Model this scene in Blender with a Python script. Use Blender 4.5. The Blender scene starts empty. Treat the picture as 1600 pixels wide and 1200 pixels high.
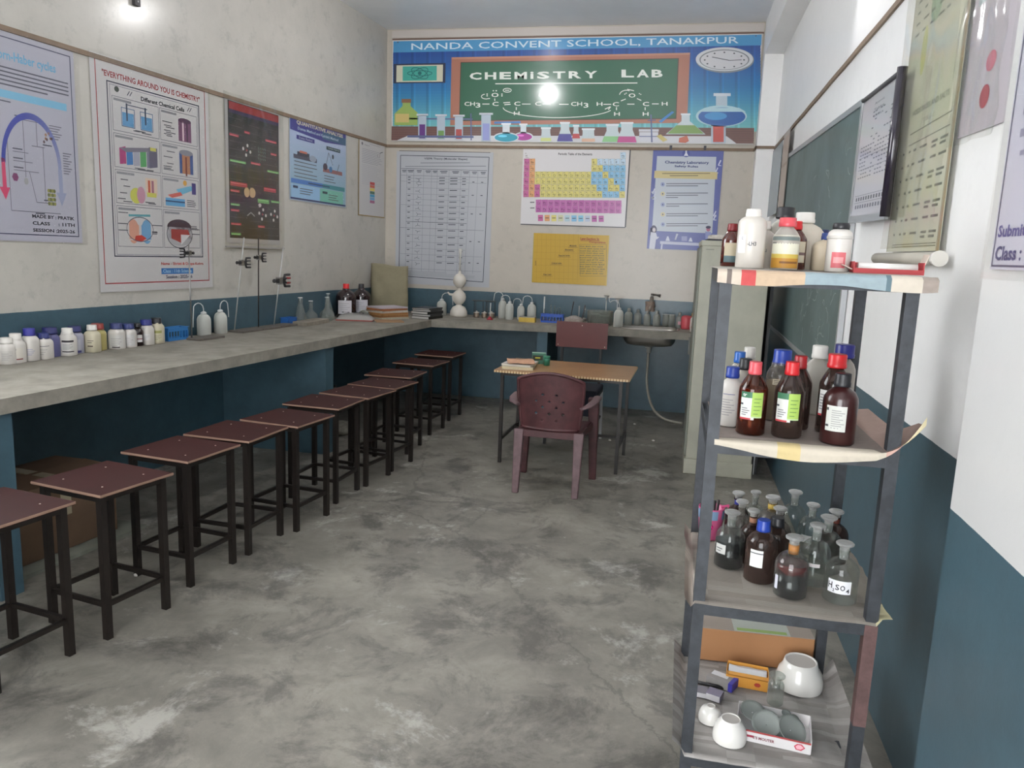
import bpy, math, random
from mathutils import Vector, Matrix, noise
random.seed(7)
PI = math.pi
C = bpy.context.scene.collection
SC = bpy.context.scene

# ---------------------------------------------------------------- camera
cam = bpy.data.objects.new('camera', bpy.data.cameras.new('camera'))
C.objects.link(cam)
R_ = ((0.9765922, -0.2024653, -0.0726324), (0.2116983, 0.9645063, 0.1578334), (0.0380987, -0.1695150, 0.9847909))
mw = Matrix.Identity(4)
for i in range(3):
    mw[i][0] = R_[i][0]; mw[i][1] = R_[i][2]; mw[i][2] = -R_[i][1]
mw[2][3] = 1.6
cam.matrix_world = mw
cam.data.sensor_width = 36; cam.data.lens = 36 * 1210.16 / 1600
cam.data.clip_start = 0.05; cam.data.clip_end = 100
SC.camera = cam

# ---------------------------------------------------------------- world (daylight through the rear doorway and the opening added on the left)
W = bpy.data.worlds.new('daylight'); SC.world = W; W.use_nodes = True
W.node_tree.nodes['Background'].inputs[0].default_value = (0.95, 0.98, 1.0, 1)
W.node_tree.nodes['Background'].inputs[1].default_value = 10.5
BULB = 1.0           # overall strength of the room's lamps
SC.view_settings.view_transform = 'Standard'; SC.view_settings.look = 'None'
SC.view_settings.exposure = 0.1; SC.view_settings.gamma = 1; SC.view_settings.use_curve_mapping = False

# ---------------------------------------------------------------- helpers
def lin(c):
    if isinstance(c, str):
        c = tuple(int(c[i:i+2], 16) for i in (0, 2, 4))
    return tuple((x/255/12.92 if x/255 <= 0.04045 else ((x/255+0.055)/1.055)**2.4) for x in c)
_m = {}
def newmat(name):
    m = bpy.data.materials.new(name); m.use_nodes = True
    nt = m.node_tree
    return m, nt, nt.nodes['Principled BSDF']
def nd(nt, kind, **kw):
    n = nt.nodes.new(kind)
    for k, v in kw.items():
        if k.startswith('i_'):
            n.inputs[k[2:]].default_value = v
        else: setattr(n, k, v)
    return n
def mat(col, rough=.5, metal=0, coat=0, grime=0.0, scale=20, spec=.5):
    key = (col, rough, metal, coat, grime, scale, spec)
    if key in _m: return _m[key]
    m, nt, b = newmat('m_' + (col if isinstance(col, str) else '%02x%02x%02x' % col))
    L = lin(col) + (1,)
    b.inputs['Roughness'].default_value = rough; b.inputs['Metallic'].default_value = metal
    b.inputs['Coat Weight'].default_value = coat; b.inputs['Coat Roughness'].default_value = .08
    b.inputs['Specular IOR Level'].default_value = spec
    if grime:
        tc = nd(nt, 'ShaderNodeTexCoord'); n = nd(nt, 'ShaderNodeTexNoise', i_Scale=scale, i_Detail=5.0, i_Roughness=.65)
        nt.links.new(tc.outputs['Object'], n.inputs['Vector'])
        r = nd(nt, 'ShaderNodeValToRGB'); r.color_ramp.elements[0].position = .35; r.color_ramp.elements[1].position = .68
        r.color_ramp.elements[0].color = tuple(x*(1-grime) for x in L[:3]) + (1,)
        r.color_ramp.elements[1].color = tuple(min(1, x*(1+grime*.5)) for x in L[:3]) + (1,)
        nt.links.new(n.outputs['Fac'], r.inputs[0]); nt.links.new(r.outputs[0], b.inputs['Base Color'])
    else: b.inputs['Base Color'].default_value = L
    _m[key] = m
    return m
def vmat(name, rough=.6, coat=0, coatr=.1, spec=.4):
    if name in _m: return _m[name]
    m, nt, b = newmat(name)
    a = nd(nt, 'ShaderNodeAttribute', attribute_name='ink')
    nt.links.new(a.outputs['Color'], b.inputs['Base Color'])
    b.inputs['Roughness'].default_value = rough; b.inputs['Coat Weight'].default_value = coat
    b.inputs['Coat Roughness'].default_value = coatr; b.inputs['Specular IOR Level'].default_value = spec
    _m[name] = m
    return m
def glass(name, tint=(235, 240, 238), dust=.06, dustc=(190, 190, 185), edge=.35, rough=.04, bump=0):
    if name in _m: return _m[name]
    m = bpy.data.materials.new(name); m.use_nodes = True; nt = m.node_tree
    for n in list(nt.nodes): nt.nodes.remove(n)
    out = nd(nt, 'ShaderNodeOutputMaterial')
    t = nd(nt, 'ShaderNodeBsdfTransparent'); t.inputs[0].default_value = lin(tint) + (1,)
    g = nd(nt, 'ShaderNodeBsdfGlossy'); g.inputs['Roughness'].default_value = rough; g.inputs[0].default_value = (1, 1, 1, 1)
    d = nd(nt, 'ShaderNodeBsdfDiffuse'); d.inputs[0].default_value = lin(dustc) + (1,)
    lw = nd(nt, 'ShaderNodeLayerWeight', i_Blend=edge)
    mx = nd(nt, 'ShaderNodeMixShader'); mx2 = nd(nt, 'ShaderNodeMixShader')
    pw = nd(nt, 'ShaderNodeMath', operation='POWER'); pw.inputs[1].default_value = 2.5; nt.links.new(lw.outputs['Facing'], pw.inputs[0])
    mt = nd(nt, 'ShaderNodeMath', operation='MULTIPLY_ADD'); mt.inputs[1].default_value = .55; mt.inputs[2].default_value = .035; mt.use_clamp = True
    nt.links.new(pw.outputs[0], mt.inputs[0])
    nt.links.new(mt.outputs[0], mx.inputs[0]); nt.links.new(t.outputs[0], mx.inputs[1]); nt.links.new(g.outputs[0], mx.inputs[2])
    mt2 = nd(nt, 'ShaderNodeMath', operation='MULTIPLY_ADD'); mt2.inputs[1].default_value = .12+dust; mt2.inputs[2].default_value = dust*.8; mt2.use_clamp = True
    nt.links.new(pw.outputs[0], mt2.inputs[0])
    nt.links.new(mt2.outputs[0], mx2.inputs[0]); nt.links.new(mx.outputs[0], mx2.inputs[1]); nt.links.new(d.outputs[0], mx2.inputs[2])
    nt.links.new(mx2.outputs[0], out.inputs[0])
    _m[name] = m
    return m

class MB:
    """collects faces of one mesh"""
    def __init__(s): s.v = []; s.f = []; s.c = []; s.smooth = []; s.T = Matrix.Identity(4)
    def add(s, vs, fs, col=None, smooth=False):
        o = len(s.v); s.v += [tuple(s.T @ Vector(p)) for p in vs]
        for f in fs: s.f.append([i+o for i in f]); s.c.append(col); s.smooth.append(smooth)
        return s
    def box(s, x0, y0, z0, x1, y1, z1, col=None):
        vs = [(x, y, z) for z in (z0, z1) for y in (y0, y1) for x in (x0, x1)]
        return s.add(vs, [(0, 2, 3, 1), (4, 5, 7, 6), (0, 1, 5, 4), (2, 6, 7, 3), (0, 4, 6, 2), (1, 3, 7, 5)], col)
    def rbox(s, c, size, rz=0, rx=0, ry=0, col=None, taper=1.0):
        m = Matrix.Translation(c) @ Matrix.Rotation(rz, 4, 'Z') @ Matrix.Rotation(ry, 4, 'Y') @ Matrix.Rotation(rx, 4, 'X')
        a, b, h = (x/2 for x in size)
        vs = [m @ Vector((x*(taper if z < 0 else 1), y*(taper if z < 0 else 1), z)) for z in (-h, h) for y in (-b, b) for x in (-a, a)]
        return s.add(vs, [(0, 2, 3, 1), (4, 5, 7, 6), (0, 1, 5, 4), (2, 6, 7, 3), (0, 4, 6, 2), (1, 3, 7, 5)], col)
    def prism(s, pts, z0, z1, col=None):
        n = len(pts)
        vs = [(p[0], p[1], z0) for p in pts] + [(p[0], p[1], z1) for p in pts]
        return s.add(vs, [tuple(reversed(range(n))), tuple(range(n, 2*n))] + [(i, (i+1) % n, (i+1) % n+n, i+n) for i in range(n)], col)
    def bar(s, p, q, w, h=None, up=(0, 0, 1), col=None, w2=None, h2=None):
        p = Vector(p); q = Vector(q); d = (q-p).normalized(); h = h or w; w2 = w2 or w; h2 = h2 or h
        u = Vector(up)
        if abs(d.dot(u)) > .95: u = Vector((0, 1, 0))
        a = d.cross(u).normalized(); b = a.cross(d).normalized()
        vs = [p+a*i*w/2+b*j*h/2 for i, j in ((-1, -1), (1, -1), (1, 1), (-1, 1))] + [q+a*i*w2/2+b*j*h2/2 for i, j in ((-1, -1), (1, -1), (1, 1), (-1, 1))]
        return s.add(vs, [(3, 2, 1, 0), (4, 5, 6, 7)] + [(i, (i+1) % 4, (i+1) % 4+4, i+4) for i in range(4)], col)
    def lathe(s, prof, n=24, c=(0, 0, 0), sq=2.0, col=None, cap0=True, cap1=True, smooth=True):
        vs = []
        for r, z in prof:
            for i in range(n):
                t = 2*PI*i/n + (PI/4 if n == 4 else 0); k = 1.0
                if sq != 2.0: k = 1/((abs(math.cos(t))**sq+abs(math.sin(t))**sq)**(1/sq))
                vs.append((c[0]+r*k*math.cos(t), c[1]+r*k*math.sin(t), c[2]+z))
        fs = []
        for j in range(len(prof)-1):
            for i in range(n):
                a = j*n+i; b = j*n+(i+1) % n
                fs.append((a, b, b+n, a+n))
        s.add(vs, fs, col, smooth)
        o = len(s.v)-len(vs)
        if cap0: s.f.append([o+i for i in reversed(range(n))]); s.c.append(col); s.smooth.append(False)
        if cap1: s.f.append([o+(len(prof)-1)*n+i for i in range(n)]); s.c.append(col); s.smooth.append(False)
        return s
    def tube(s, pts, r, n=8, col=None, flat=1.0, up=None):
        pts = [Vector(p) for p in pts]; vs = []; m = len(pts)
        rr = r if isinstance(r, (list, tuple)) else [r]*m
        a = None
        for k, p in enumerate(pts):
            d = (pts[min(k+1, m-1)]-pts[max(k-1, 0)]).normalized()
            if up is not None: a = d.cross(Vector(up)).normalized()
            elif a is None:
                u = Vector((0, 0, 1)) if abs(d.z) < .9 else Vector((1, 0, 0)); a = d.cross(u).normalized()
            else: a = (a-d*a.dot(d)).normalized()
            b = d.cross(a)
            for i in range(n):
                t = 2*PI*i/n
                vs.append(p+a*math.cos(t)*rr[k]+b*math.sin(t)*rr[k]*flat)
        fs = [(k*n+i, k*n+(i+1) % n, (k+1)*n+(i+1) % n, (k+1)*n+i) for k in range(m-1) for i in range(n)]
        s.add(vs, fs, col, True)
        o = len(s.v)-len(vs)
        for cap in ([o+i for i in reversed(range(n))], [o+(m-1)*n+i for i in range(n)]):
            s.f.append(cap); s.c.append(col); s.smooth.append(False)
        return s
    def sphere(s, c, r, n=20, m=12, col=None, sc=(1, 1, 1)):
        prof = [(r*math.sin(PI*j/m), -r*math.cos(PI*j/m)) for j in range(m+1)]
        prof[0] = (r*.001, -r); prof[-1] = (r*.001, r)
        vs = []
        for rad, z in prof:
            for i in range(n): vs.append((c[0]+sc[0]*rad*math.cos(2*PI*i/n), c[1]+sc[1]*rad*math.sin(2*PI*i/n), c[2]+sc[2]*z))
        return s.add(vs, [(j*n+i, j*n+(i+1) % n, (j+1)*n+(i+1) % n, (j+1)*n+i) for j in range(m) for i in range(n)], col, True)
    def grid(s, fn, nu, nv, col=None, smooth=True):
        """fn(u,v)->point ; col may be a function of (u,v)"""
        vs = [fn(i/nu, j/nv) for j in range(nv+1) for i in range(nu+1)]
        o = len(s.v); s.v += [tuple(s.T @ Vector(p)) for p in vs]
        for j in range(nv):
            for i in range(nu):
                a = o+j*(nu+1)+i
                s.f.append([a, a+1, a+nu+2, a+nu+1]); s.c.append(col((i+.5)/nu, (j+.5)/nv) if callable(col) else col); s.smooth.append(smooth)
        return s
    def mesh(s, name):
        me = bpy.data.meshes.new(name); me.from_pydata(s.v, [], s.f)
        me.polygons.foreach_set('use_smooth', s.smooth)
        if any(c is not None for c in s.c):
            at = me.color_attributes.new('ink', 'FLOAT_COLOR', 'CORNER'); buf = []; cache = {}
            for f, c in zip(s.f, s.c):
                c = c if c is not None else (255, 255, 255)
                if c not in cache: cache[c] = lin(c)+(1,)
                buf += list(cache[c])*len(f)
            at.data.foreach_set('color', buf)
        me.update()
        return me

def obj(name, mb, m, parent=None, bevel=0, solid=0, loc=None, rz=None):
    o = bpy.data.objects.new(name, mb.mesh(name)); C.objects.link(o)
    if m: o.data.materials.append(m)
    if parent is not None: o.parent = parent
    if solid:
        q = o.modifiers.new('thickness', 'SOLIDIFY'); q.thickness = solid; q.offset = 0
    if bevel:
        q = o.modifiers.new('edges', 'BEVEL'); q.width = bevel; q.segments = 2; q.limit_method = 'ANGLE'; q.angle_limit = .6
    if loc is not None: o.location = loc
    if rz is not None: o.rotation_euler = (0, 0, rz)
    return o
def thing(name, label, cat, loc=(0, 0, 0), rz=0, group=None):
    o = bpy.data.objects.new(name, None); C.objects.link(o); o.empty_display_size = .05
    o.location = loc; o.rotation_euler = (0, 0, rz)
    return tag(o, label, cat, group)
def tag(o, label, cat, group=None):
    o['label'] = label; o['category'] = cat
    if group: o['group'] = group
    return o
def struct(name, mb, m, parent=None, **k):
    o = obj(name, mb, m, parent, **k)
    if parent is None: o['kind'] = 'structure'
    return o
def dup(root, loc, rz, label, group=None):
    r = root.copy(); C.objects.link(r); r.location = loc; r.rotation_euler = (0, 0, rz)
    r['label'] = label
    if group: r['group'] = group
    for ch in list(root.children):
        c = ch.copy(); C.objects.link(c); c.parent = r
        for g in ch.children:
            d = g.copy(); C.objects.link(d); d.parent = c
    return r

_fonts = {}
def glyphs(s, bold=0.0):
    """flat outline of a string, scaled so that its box is 0..1 x 0..1"""
    k = (s, bold)
    if k in _fonts: return _fonts[k]
    cu = bpy.data.curves.new('writing', 'FONT'); cu.body = s; cu.size = 1; cu.resolution_u = 2; cu.offset = bold
    o = bpy.data.objects.new('writing', cu); me = o.to_mesh()
    vs = [(v.co.x, v.co.y) for v in me.vertices]; fs = [tuple(p.vertices) for p in me.polygons]
    o.to_mesh_clear(); bpy.data.objects.remove(o); bpy.data.curves.remove(cu)
    if not vs: _fonts[k] = ([], []); return _fonts[k]
    x0 = min(v[0] for v in vs); x1 = max(v[0] for v in vs); y0 = min(v[1] for v in vs); y1 = max(v[1] for v in vs)
    vs = [((x-x0)/max(x1-x0, 1e-6), (y-y0)/max(y1-y0, 1e-6)) for x, y in vs]
    _fonts[k] = (vs, fs)
    return _fonts[k]
def homography(q):
    """unit square (0,0)TL (1,0)TR (1,1)BR (0,1)BL <- quad q ; returns function quad point -> (u,v)"""
    (x0, y0), (x1, y1), (x2, y2), (x3, y3) = q
    dx1, dx2, sx = x1-x2, x3-x2, x0-x1+x2-x3; dy1, dy2, sy = y1-y2, y3-y2, y0-y1+y2-y3
    det = dx1*dy2-dx2*dy1; g = (sx*dy2-dx2*sy)/det; h = (dx1*sy-sx*dy1)/det
    Mx = Matrix(((x1-x0+g*x1, x3-x0+h*x3, x0), (y1-y0+g*y1, y3-y0+h*y3, y0), (g, h, 1))).inverted()
    def f(x, y):
        r = Mx @ Vector((x, y, 1)); return r.x/r.z, r.y/r.z
    return f
class Art:
    """flat print on a sheet w x h metres: origin top left, x right, y down in the print's own drawing units"""
    def __init__(s, w, h, quad=None, step=.00035):
        s.w, s.h, s.mb, s.step = w, h, MB(), step
        s.H = homography(quad) if quad else (lambda x, y: (x, y))
    def P(s, x, y, z):
        u, v = s.H(x, y); return (u*s.w, -v*s.h, z*s.step)
    def sheet(s, col, t=.0012):
        s.mb.box(0, -s.h, -t, s.w, 0, 0, col)
    def poly(s, pts, col, z=1):
        vs = [s.P(x, y, z) for x, y in pts]
        a = sum(vs[i][0]*vs[(i+1) % len(vs)][1]-vs[(i+1) % len(vs)][0]*vs[i][1] for i in range(len(vs)))
        idx = list(range(len(vs)))
        s.mb.add(vs, [idx if a > 0 else idx[::-1]], col)
    def rect(s, x0, y0, x1, y1, col, z=1): s.poly([(x0, y0), (x1, y0), (x1, y1), (x0, y1)], col, z)
    def line(s, x0, y0, x1, y1, w, col, z=2):
        L = math.hypot(x1-x0, y1-y0) or 1; a = -(y1-y0)/L*w/2; b = (x1-x0)/L*w/2
        s.poly([(x0+a, y0+b), (x1+a, y1+b), (x1-a, y1-b), (x0-a, y0-b)], col, z)
    def path(s, pts, w, col, z=2):
        for p, q in zip(pts, pts[1:]): s.line(p[0], p[1], q[0], q[1], w, col, z)
    def ell(s, cx, cy, rx, ry, col, z=2, n=20, rot=0):
        pts = []
        for i in range(n):
            t = 2*PI*i/n; a, b = rx*math.cos(t), ry*math.sin(t)
            pts.append((cx+a*math.cos(rot)-b*math.sin(rot), cy+a*math.sin(rot)+b*math.cos(rot)))
        s.poly(pts, col, z)
    def ring(s, cx, cy, rx, ry, w, col, z=2, n=24, rot=0, a0=0, a1=2*PI):
        pts = []
        for i in range(n+1):
            t = a0+(a1-a0)*i/n; a, b = rx*math.cos(t), ry*math.sin(t)
            pts.append((cx+a*math.cos(rot)-b*math.sin(rot), cy+a*math.sin(rot)+b*math.cos(rot)))
        s.path(pts, w, col, z)
    def frame(s, x0, y0, x1, y1, wx, col, z=2, wy=None):
        wy = wy or wx
        s.rect(x0, y0, x1, y0+wy, col, z); s.rect(x0, y1-wy, x1, y1, col, z)
        s.rect(x0, y0, x0+wx, y1, col, z); s.rect(x1-wx, y0, x1, y1, col, z)
    def text(s, t, x0, yb, x1, h, col, z=3, bold=0.0, yb1=None):
        """string with its baseline box from (x0,yb) to (x1,yb1), h high"""
        vs, fs = glyphs(t, bold)
        if not vs: return
        yb1 = yb if yb1 is None else yb1
        P = [s.P(x0+u*(x1-x0), yb+(yb1-yb)*u-v*h, z) for u, v in vs]
        s.mb.add(P, fs, col)
    def lines(s, x0, y0, x1, n, dy, w, col=(90, 90, 95), z=2, rnd=.3):
        """rows of print too small to read"""
        for i in range(n): s.rect(x0, y0+i*dy, x1-(x1-x0)*random.random()*rnd, y0+i*dy+w, col, z)

# ---------------------------------------------------------------- materials of the room
WHITE, DADO = (204, 199, 191), (62, 88, 100)
def wall_mat(name, split, grime=.12, dirt=.3, WHITE=WHITE, cr=.22):
    m, nt, b = newmat(name)
    g = nd(nt, 'ShaderNodeNewGeometry'); sp = nd(nt, 'ShaderNodeSeparateXYZ'); nt.links.new(g.outputs['Position'], sp.inputs[0])
    n1 = nd(nt, 'ShaderNodeTexNoise', i_Scale=1.6, i_Detail=7.0, i_Roughness=.7); nt.links.new(g.outputs['Position'], n1.inputs['Vector'])
    n2 = nd(nt, 'ShaderNodeTexNoise', i_Scale=7.0, i_Detail=8.0, i_Roughness=.75); nt.links.new(g.outputs['Position'], n2.inputs['Vector'])
    r1 = nd(nt, 'ShaderNodeValToRGB'); e = r1.color_ramp.elements
    e[0].position = .3; e[1].position = .62; W0 = lin(WHITE)
    e[0].color = tuple(x*(1-grime*1.4) for x in W0)+(1,); e[1].color = W0+(1,)
    nt.links.new(n1.outputs['Fac'], r1.inputs[0])
    r2 = nd(nt, 'ShaderNodeValToRGB'); e = r2.color_ramp.elements
    e[0].position = .30; e[1].position = .46; e[0].color = (1-dirt, 1-dirt, 1-dirt, 1); e[1].color = (1, 1, 1, 1)
    nt.links.new(n2.outputs['Fac'], r2.inputs[0])
    mul = nd(nt, 'ShaderNodeMix', data_type='RGBA', blend_type='MULTIPLY'); mul.inputs['Factor'].default_value = 1
    nt.links.new(r1.outputs[0], mul.inputs['A']); nt.links.new(r2.outputs[0], mul.inputs['B'])
    r3 = nd(nt, 'ShaderNodeValToRGB'); e = r3.color_ramp.elements; D0 = lin(DADO)
    e[0].position = .3; e[1].position = .7; e[0].color = tuple(x*.8 for x in D0)+(1,); e[1].color = tuple(x*1.12 for x in D0)+(1,)
    nt.links.new(n2.outputs['Fac'], r3.inputs[0])
    ad = nd(nt, 'ShaderNodeMath', operation='MULTIPLY_ADD'); ad.inputs[1].default_value = .012; nt.links.new(n1.outputs['Fac'], ad.inputs[0]); nt.links.new(sp.outputs['Z'], ad.inputs[2])
    gt = nd(nt, 'ShaderNodeMath', operation='GREATER_THAN'); gt.inputs[1].default_value = split+.006; nt.links.new(ad.outputs[0], gt.inputs[0])
    mx = nd(nt, 'ShaderNodeMix', data_type='RGBA'); nt.links.new(gt.outputs[0], mx.inputs['Factor'])
    nt.links.new(r3.outputs[0], mx.inputs['A']); nt.links.new(mul.outputs['Result'], mx.inputs['B'])
    nt.links.new(mx.outputs['Result'], b.inputs['Base Color'])
    b.inputs['Roughness'].default_value = .5; b.inputs['Specular IOR Level'].default_value = .4; b.inputs['Coat Weight'].default_value = .5; b.inputs['Coat Roughness'].default_value = cr
    bp = nd(nt, 'ShaderNodeBump'); bp.inputs['Strength'].default_value = .12; bp.inputs['Distance'].default_value = .01
    nt.links.new(n2.outputs['Fac'], bp.inputs['Height']); nt.links.new(bp.outputs[0], b.inputs['Normal'])
    return m
m_wall = wall_mat('wall_paint', 1.156, .08, .14, WHITE=(190, 182, 170)); m_wallL = wall_mat('wall_paint_worn', 1.156, .11, .20, WHITE=(188, 184, 176)); m_wallR = wall_mat('wall_paint_lit', 1.076, .04, .05, WHITE=(240, 239, 238), cr=.3); m_pillar = wall_mat('wall_paint_dimmed', 1.076, .03, .04, WHITE=(206, 205, 204), cr=.3)  # one paint: right wall lightened, pillar dimmed in colour in place of light
def floor_mat():
    m, nt, b = newmat('worn_cement_floor')
    tc = nd(nt, 'ShaderNodeNewGeometry')
    def noise_(scale, det, rough, dist=0.0, off=(0, 0, 0)):
        mp = nd(nt, 'ShaderNodeMapping'); mp.inputs['Location'].default_value = off; nt.links.new(tc.outputs['Position'], mp.inputs['Vector'])
        n = nd(nt, 'ShaderNodeTexNoise', i_Scale=scale, i_Detail=det, i_Roughness=rough, i_Distortion=dist); nt.links.new(mp.outputs[0], n.inputs['Vector']); return n
    big = noise_(1.1, 7.0, .66, .25); mid = noise_(4.5, 9.0, .72, .4, (3, 7, 0)); fine = noise_(60, 4.0, .6)
    r = nd(nt, 'ShaderNodeValToRGB'); e = r.color_ramp.elements
    e[0].position = .33; e[0].color = lin((92, 89, 82))+(1,); e[1].position = .72; e[1].color = lin((160, 155, 145))+(1,)
    k = e.new(.5); k.color = lin((122, 118, 110))+(1,)
    md = nd(nt, 'ShaderNodeMath', operation='MULTIPLY_ADD'); md.inputs[1].default_value = .5; nt.links.new(big.outputs['Fac'], md.inputs[0])
    m2 = nd(nt, 'ShaderNodeMath', operation='MULTIPLY'); m2.inputs[1].default_value = .5; nt.links.new(mid.outputs['Fac'], m2.inputs[0]); nt.links.new(m2.outputs[0], md.inputs[2])
    nt.links.new(md.outputs[0], r.inputs[0])
    # pale worn patches and dark blotches
    r2 = nd(nt, 'ShaderNodeValToRGB'); e = r2.color_ramp.elements; e[0].position = .57; e[0].color = (0, 0, 0, 1); e[1].position = .63; e[1].color = (1, 1, 1, 1)
    w = noise_(1.9, 10.0, .74, .35, (11, 2, 0)); nt.links.new(w.outputs['Fac'], r2.inputs[0])
    mx = nd(nt, 'ShaderNodeMix', data_type='RGBA'); sc = nd(nt, 'ShaderNodeMath', operation='MULTIPLY'); sc.inputs[1].default_value = .75
    nt.links.new(r2.outputs[0], sc.inputs[0]); nt.links.new(sc.outputs[0], mx.inputs['Factor']); nt.links.new(r.outputs[0], mx.inputs['A']); mx.inputs['B'].default_value = lin((168, 165, 158))+(1,)
    r4 = nd(nt, 'ShaderNodeValToRGB'); e = r4.color_ramp.elements; e[0].position = .50; e[0].color = (1, 1, 1, 1); e[1].position = .60; e[1].color = (.56, .56, .57, 1)
    w2 = noise_(2.8, 10.0, .76, .4, (1, 31, 0)); nt.links.new(w2.outputs['Fac'], r4.inputs[0])
    mu = nd(nt, 'ShaderNodeMix', data_type='RGBA', blend_type='MULTIPLY'); mu.inputs['Factor'].default_value = 1
    nt.links.new(mx.outputs['Result'], mu.inputs['A']); nt.links.new(r4.outputs[0], mu.inputs['B'])
    # hairline cracks
    vo = nd(nt, 'ShaderNodeTexVoronoi', feature='DISTANCE_TO_EDGE', i_Scale=.33)
    ds = nd(nt, 'ShaderNodeVectorMath', operation='MULTIPLY_ADD'); ds.inputs[1].default_value = (.25, .25, 0); nt.links.new(mid.outputs['Color'], ds.inputs[0]); nt.links.new(tc.outputs['Position'], ds.inputs[2]); nt.links.new(ds.outputs[0], vo.inputs['Vector'])
    lt = nd(nt, 'ShaderNodeMath', operation='LESS_THAN'); lt.inputs[1].default_value = .0022; nt.links.new(vo.outputs['Distance'], lt.inputs[0])
    sc2 = nd(nt, 'ShaderNodeMath', operation='MULTIPLY'); sc2.inputs[1].default_value = .35; nt.links.new(lt.outputs[0], sc2.inputs[0])
    m3 = nd(nt, 'ShaderNodeMix', data_type='RGBA'); nt.links.new(sc2.outputs[0], m3.inputs['Factor']); nt.links.new(mu.outputs['Result'], m3.inputs['A']); m3.inputs['B'].default_value = lin((60, 58, 55))+(1,)
    nt.links.new(m3.outputs['Result'], b.inputs['Base Color'])
    rr = nd(nt, 'ShaderNodeMapRange'); rr.inputs['To Min'].default_value = .38; rr.inputs['To Max'].default_value = .62; nt.links.new(mid.outputs['Fac'], rr.inputs[0]); nt.links.new(rr.outputs[0], b.inputs['Roughness'])
    bp = nd(nt, 'ShaderNodeBump'); bp.inputs['Strength'].default_value = .08; bp.inputs['Distance'].default_value = .01; nt.links.new(fine.outputs['Fac'], bp.inputs['Height']); nt.links.new(bp.outputs[0], b.inputs['Normal'])
    return m
m_floor = floor_mat()
m_concrete = mat((136, 131, 121), .8, grime=.28, scale=6)
m_ceil = mat((236, 237, 239), .40, grime=.05, scale=2)
m_ceil.node_tree.nodes['Principled BSDF'].inputs['Coat Weight'].default_value = .8; m_ceil.node_tree.nodes['Principled BSDF'].inputs['Coat Roughness'].default_value = .42
m_batten = mat((128, 108, 90), .6, grime=.2, scale=9)

# ---------------------------------------------------------------- the room
A = 0.0903694; TA = math.tan(A)
def wx(y): return -3.18 + (y-8.122)*TA      # inner face of the left wall
YR, YB, ZC, XR = -1.6, 8.122, 3.825, .785
struct('floor', MB().prism([(wx(YR)-.2, YR-.2), (XR+.2, YR-.2), (XR+.2, YB+.2), (wx(YB)-.2, YB+.2)], -.12, 0), m_floor)
struct('ceiling', MB().prism([(wx(YR)-.2, YR-.2), (XR+.2, YR-.2), (XR+.2, YB+.2), (wx(YB)-.2, YB+.2)], ZC, ZC+.12), m_ceil)
wl = MB()          # out-of-view opening in the left wall, added to brighten the right wall
for y0, y1, z0, z1 in ((YR, 1.3, 0, ZC), (1.3, 3.1, 0, 1.6), (1.3, 3.1, 3.6, ZC), (3.1, YB, 0, ZC)):
    wl.prism([(wx(y0)-.2, y0), (wx(y0), y0), (wx(y1), y1), (wx(y1)-.2, y1)], z0, z1)
struct('wall_left', wl, m_wallL)
struct('wall_back', MB().box(wx(YB)-.2, YB, 0, XR+.2, YB+.2, ZC), m_wall)
struct('wall_right', MB().box(XR, YR, 0, XR+.2, YB, ZC), m_wallR)
# wall behind the camera: wide double doorway
wr = MB(); xa, xb = wx(YR), XR
wr.box(xa, YR-.2, 0, -3.6, YR, ZC); wr.box(-3.6, YR-.2, 2.9, xb, YR, ZC); wr.box(-3.6, YR-.2, 0, -1.7, YR, 2.9); wr.box(.3, YR-.2, 0, xb, YR, 2.9)
struct('wall_rear', wr, m_wall)
# pillar near the camera, far column, beam over the right wall, wooden battens
struct('wall_pillar', MB().box(.62, 1.15, 0, XR, 1.815, ZC), m_pillar)
struct('wall_column', MB().box(.615, 7.93, 0, XR, YB, ZC), m_wallR)
struct('trim_1', MB().box(.617, 1.815, 3.49, XR, 7.93, ZC), m_wallR)
bt = MB(); bt.prism([(wx(0), 0), (wx(0)+.012, 0), (wx(YB)+.012, YB), (wx(YB), YB)], 2.640, 2.668)
struct('trim_2', bt, m_batten)
bt = MB(); bt.box(wx(YB), YB-.012, 2.640, .603, YB, 2.668); struct('trim_3', bt, m_batten)
bt = MB(); bt.box(.603, 7.918, 2.640, .773, 7.93, 2.666); bt.box(.603, 7.918, 2.64, .615, YB, 2.666); struct('trim_4', bt, m_batten)
bt = MB()
zz = [2.646+.0015*math.sin(k*1.7) for k in range(31)]
for k in range(30):
    y0 = 1.815+(7.93-1.815)*k/30; y1 = 1.815+(7.93-1.815)*(k+1)/30
    bt.bar((XR-.006, y0, zz[k]), (XR-.006, y1, zz[k+1]), .012, .026)
struct('trim_5', bt, m_batten)
bt = MB(); bt.box(wx(YB)+.06, YB-.014, 3.718, .605, YB, 3.732); struct('trim_6', bt, mat((110, 84, 74), .5))
bt = MB(); bt.box(wx(YB)+.055, YB-.010, 3.738, .605, YB, 3.812); struct('trim_7', bt, mat((196, 188, 182), .5))
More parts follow.
